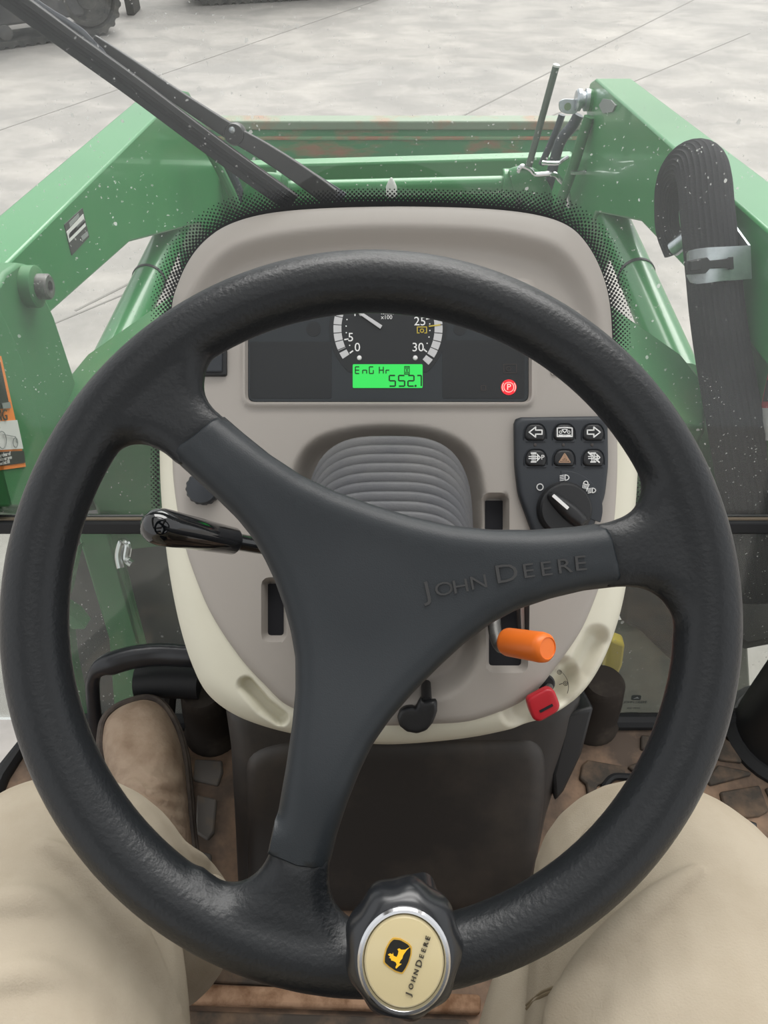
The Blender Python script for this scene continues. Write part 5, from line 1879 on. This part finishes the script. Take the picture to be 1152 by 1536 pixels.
P = cspline(gpath([(405, 232), (450, 258), (490, 283), (515, 299)], -.040), 6, closed=False)
mb.tube(P, [.003 + .004 * min(1, i / 8) for i in range(len(P))], 10, up=(0, 0, 1), ell=(.5, 1))
build(mb, 'arm_cover', M['wipergrey'], parent=wp, M=GF.M, label='grey arm cover')
mb = MB()
c = GF.p3(353, 201, -.034)
mb.lathe([(.009, -.010), (.0105, -.006), (.0105, .006), (.009, .009)], 20, Matrix.Translation(c))
jo = build(mb, 'joint', M['wiper'], parent=wp, M=GF.M)
mb = MB()
mb.lathe([(.003, .0), (.003, .003), (.001, .004)], 10, Matrix.Translation((GF.p(348, 195, -.024)[0], GF.p(348, 195, -.024)[1], -.026)))
build(mb, 'screw', M['zinc'], parent=jo, M=GF.M)
# ================================================================== TRACKED MACHINE in the yard
def tracks(name, base, ang, L_, H_, W_, lab, sticker=True):
    t = thing(name, lab, 'excavator', base)
    Mt = Matrix.Translation(Vector(base)) @ Matrix.Rotation(ang, 4, 'Z')
    r_ = H_ / 2
    n1 = 14
    loop = [(L_ / 2 - r_ + r_ * math.sin(a), r_ - r_ * math.cos(a)) for a in np.linspace(0, math.pi, n1)]
    loop += [(-L_ / 2 + r_ - r_ * math.sin(a), r_ + r_ * math.cos(a)) for a in np.linspace(0, math.pi, n1)]
    loop = [tuple(p) for p in resample(loop, .02)]
    m_ = MB()
    N = len(loop)
    v = []; f = []
    cz = r_
    for i, (x, z) in enumerate(loop):
        dx = x - max(-L_ / 2 + r_, min(L_ / 2 - r_, x)); dz = z - cz
        ln = math.hypot(dx, dz) or 1
        nx, nz = dx / ln, dz / ln
        lug = .016 if i % 4 < 2 else 0
        for yy in (-W_ / 2, W_ / 2):
            v.append((x + nx * lug, yy, z + nz * lug))
            v.append((x - nx * .035, yy, z - nz * .035))
    for i in range(N):
        a = i * 4; b = ((i + 1) % N) * 4
        f += [(a, a + 2, b + 2, b), (a + 1, b + 1, b + 3, a + 3), (a, b, b + 1, a + 1), (a + 2, a + 3, b + 3, b + 2)]
    m_.add(v, f)
    build(m_, 'track_belt', M['track'], parent=t, M=Mt, smooth=30)
    m_ = MB()
    m_.box((-.0, 0, r_ + .01), (L_ - 2.3 * r_, W_ * .8, H_ * .52))
    fr_ = build(m_, 'track_frame', M['trackframe'], parent=t, M=Mt, bevel=.02)
    for x in (-L_ / 2 + r_, L_ / 2 - r_):
        m_ = MB()
        my = Matrix.Translation((x, -W_ * .42, r_)) @ Matrix.Rotation(math.pi / 2, 4, 'X')
        m_.lathe([(r_ * .80, -W_ * .8), (r_ * .80, -.01), (r_ * .66, .0), (r_ * .62, -.03), (r_ * .34, -.03), (r_ * .30, .02), (r_ * .12, .03)], 28, my)
        build(m_, 'idler_wheel', M['track'], parent=t, M=Mt)
    for k in range(4):
        m_ = MB()
        x = -L_ / 2 + 2 * r_ + (L_ - 4 * r_) * k / 3
        m_.lathe([(r_ * .22, -W_ * .8), (r_ * .22, .0), (r_ * .08, .02)], 16, Matrix.Translation((x, -W_ * .42, r_ * .36)) @ Matrix.Rotation(math.pi / 2, 4, 'X'))
        build(m_, 'track_roller', M['trackframe'], parent=t, M=Mt)
    if sticker:
        m_ = MB(); m_.box((L_ / 2 - 2.35 * r_, -W_ * .4 - .004, r_ * 1.25), (.065, .008, .07))
        build(m_, 'sticker', M['blue'], parent=fr_, M=Mt, label='blue square sticker')
    m_ = MB(); m_.prism(rrect(-L_ / 2, -W_ * .3, L_ / 2 - .1, W_ * 2.6, .1), H_ * 1.12, H_ * 1.9)
    build(m_, 'machine_body', M['trackframe'], parent=t, M=Mt, bevel=.03)
    return t
p1 = onz(0, 76, 0); p2 = onz(168, 52, 0)
dv = (p2 - p1).normalized()
ang = math.atan2(dv.y, dv.x)
nv = Vector((-dv.y, dv.x, 0))
L_ = 2.3
ctr = p2 + dv * .12 - dv * (L_ / 2) + nv * .18
tracks('tracked_excavator', (ctr.x, ctr.y, 0.016), ang, L_, .50, .36, 'dusty dark tracked machine standing at the top left of the yard')
p3 = onz(272, 5, 0)
tracks('tracked_excavator', (p3.x + .95, p3.y + .25, 0.016), math.radians(14), 1.9, .46, .36, 'second tracked machine far off at the top edge', False)
# low blade beside the first machine
mb = MB()
p4 = onz(196, 18, 0)
mb.box((0, 0, .14), (.07, .25, .28), Matrix.Translation((p4.x + .03, p4.y, 0)))
mb.slab([(p4.x - .3, p4.y - .10, .20), (p4.x, p4.y - .02, .10), (p4.x, p4.y + .06, .10), (p4.x - .3, p4.y - .02, .20)], (0, 0, .06))
build(mb, 'dozer_blade', M['dark'], label='black dozer blade beside the tracked machine', cat='blade', bevel=.01)
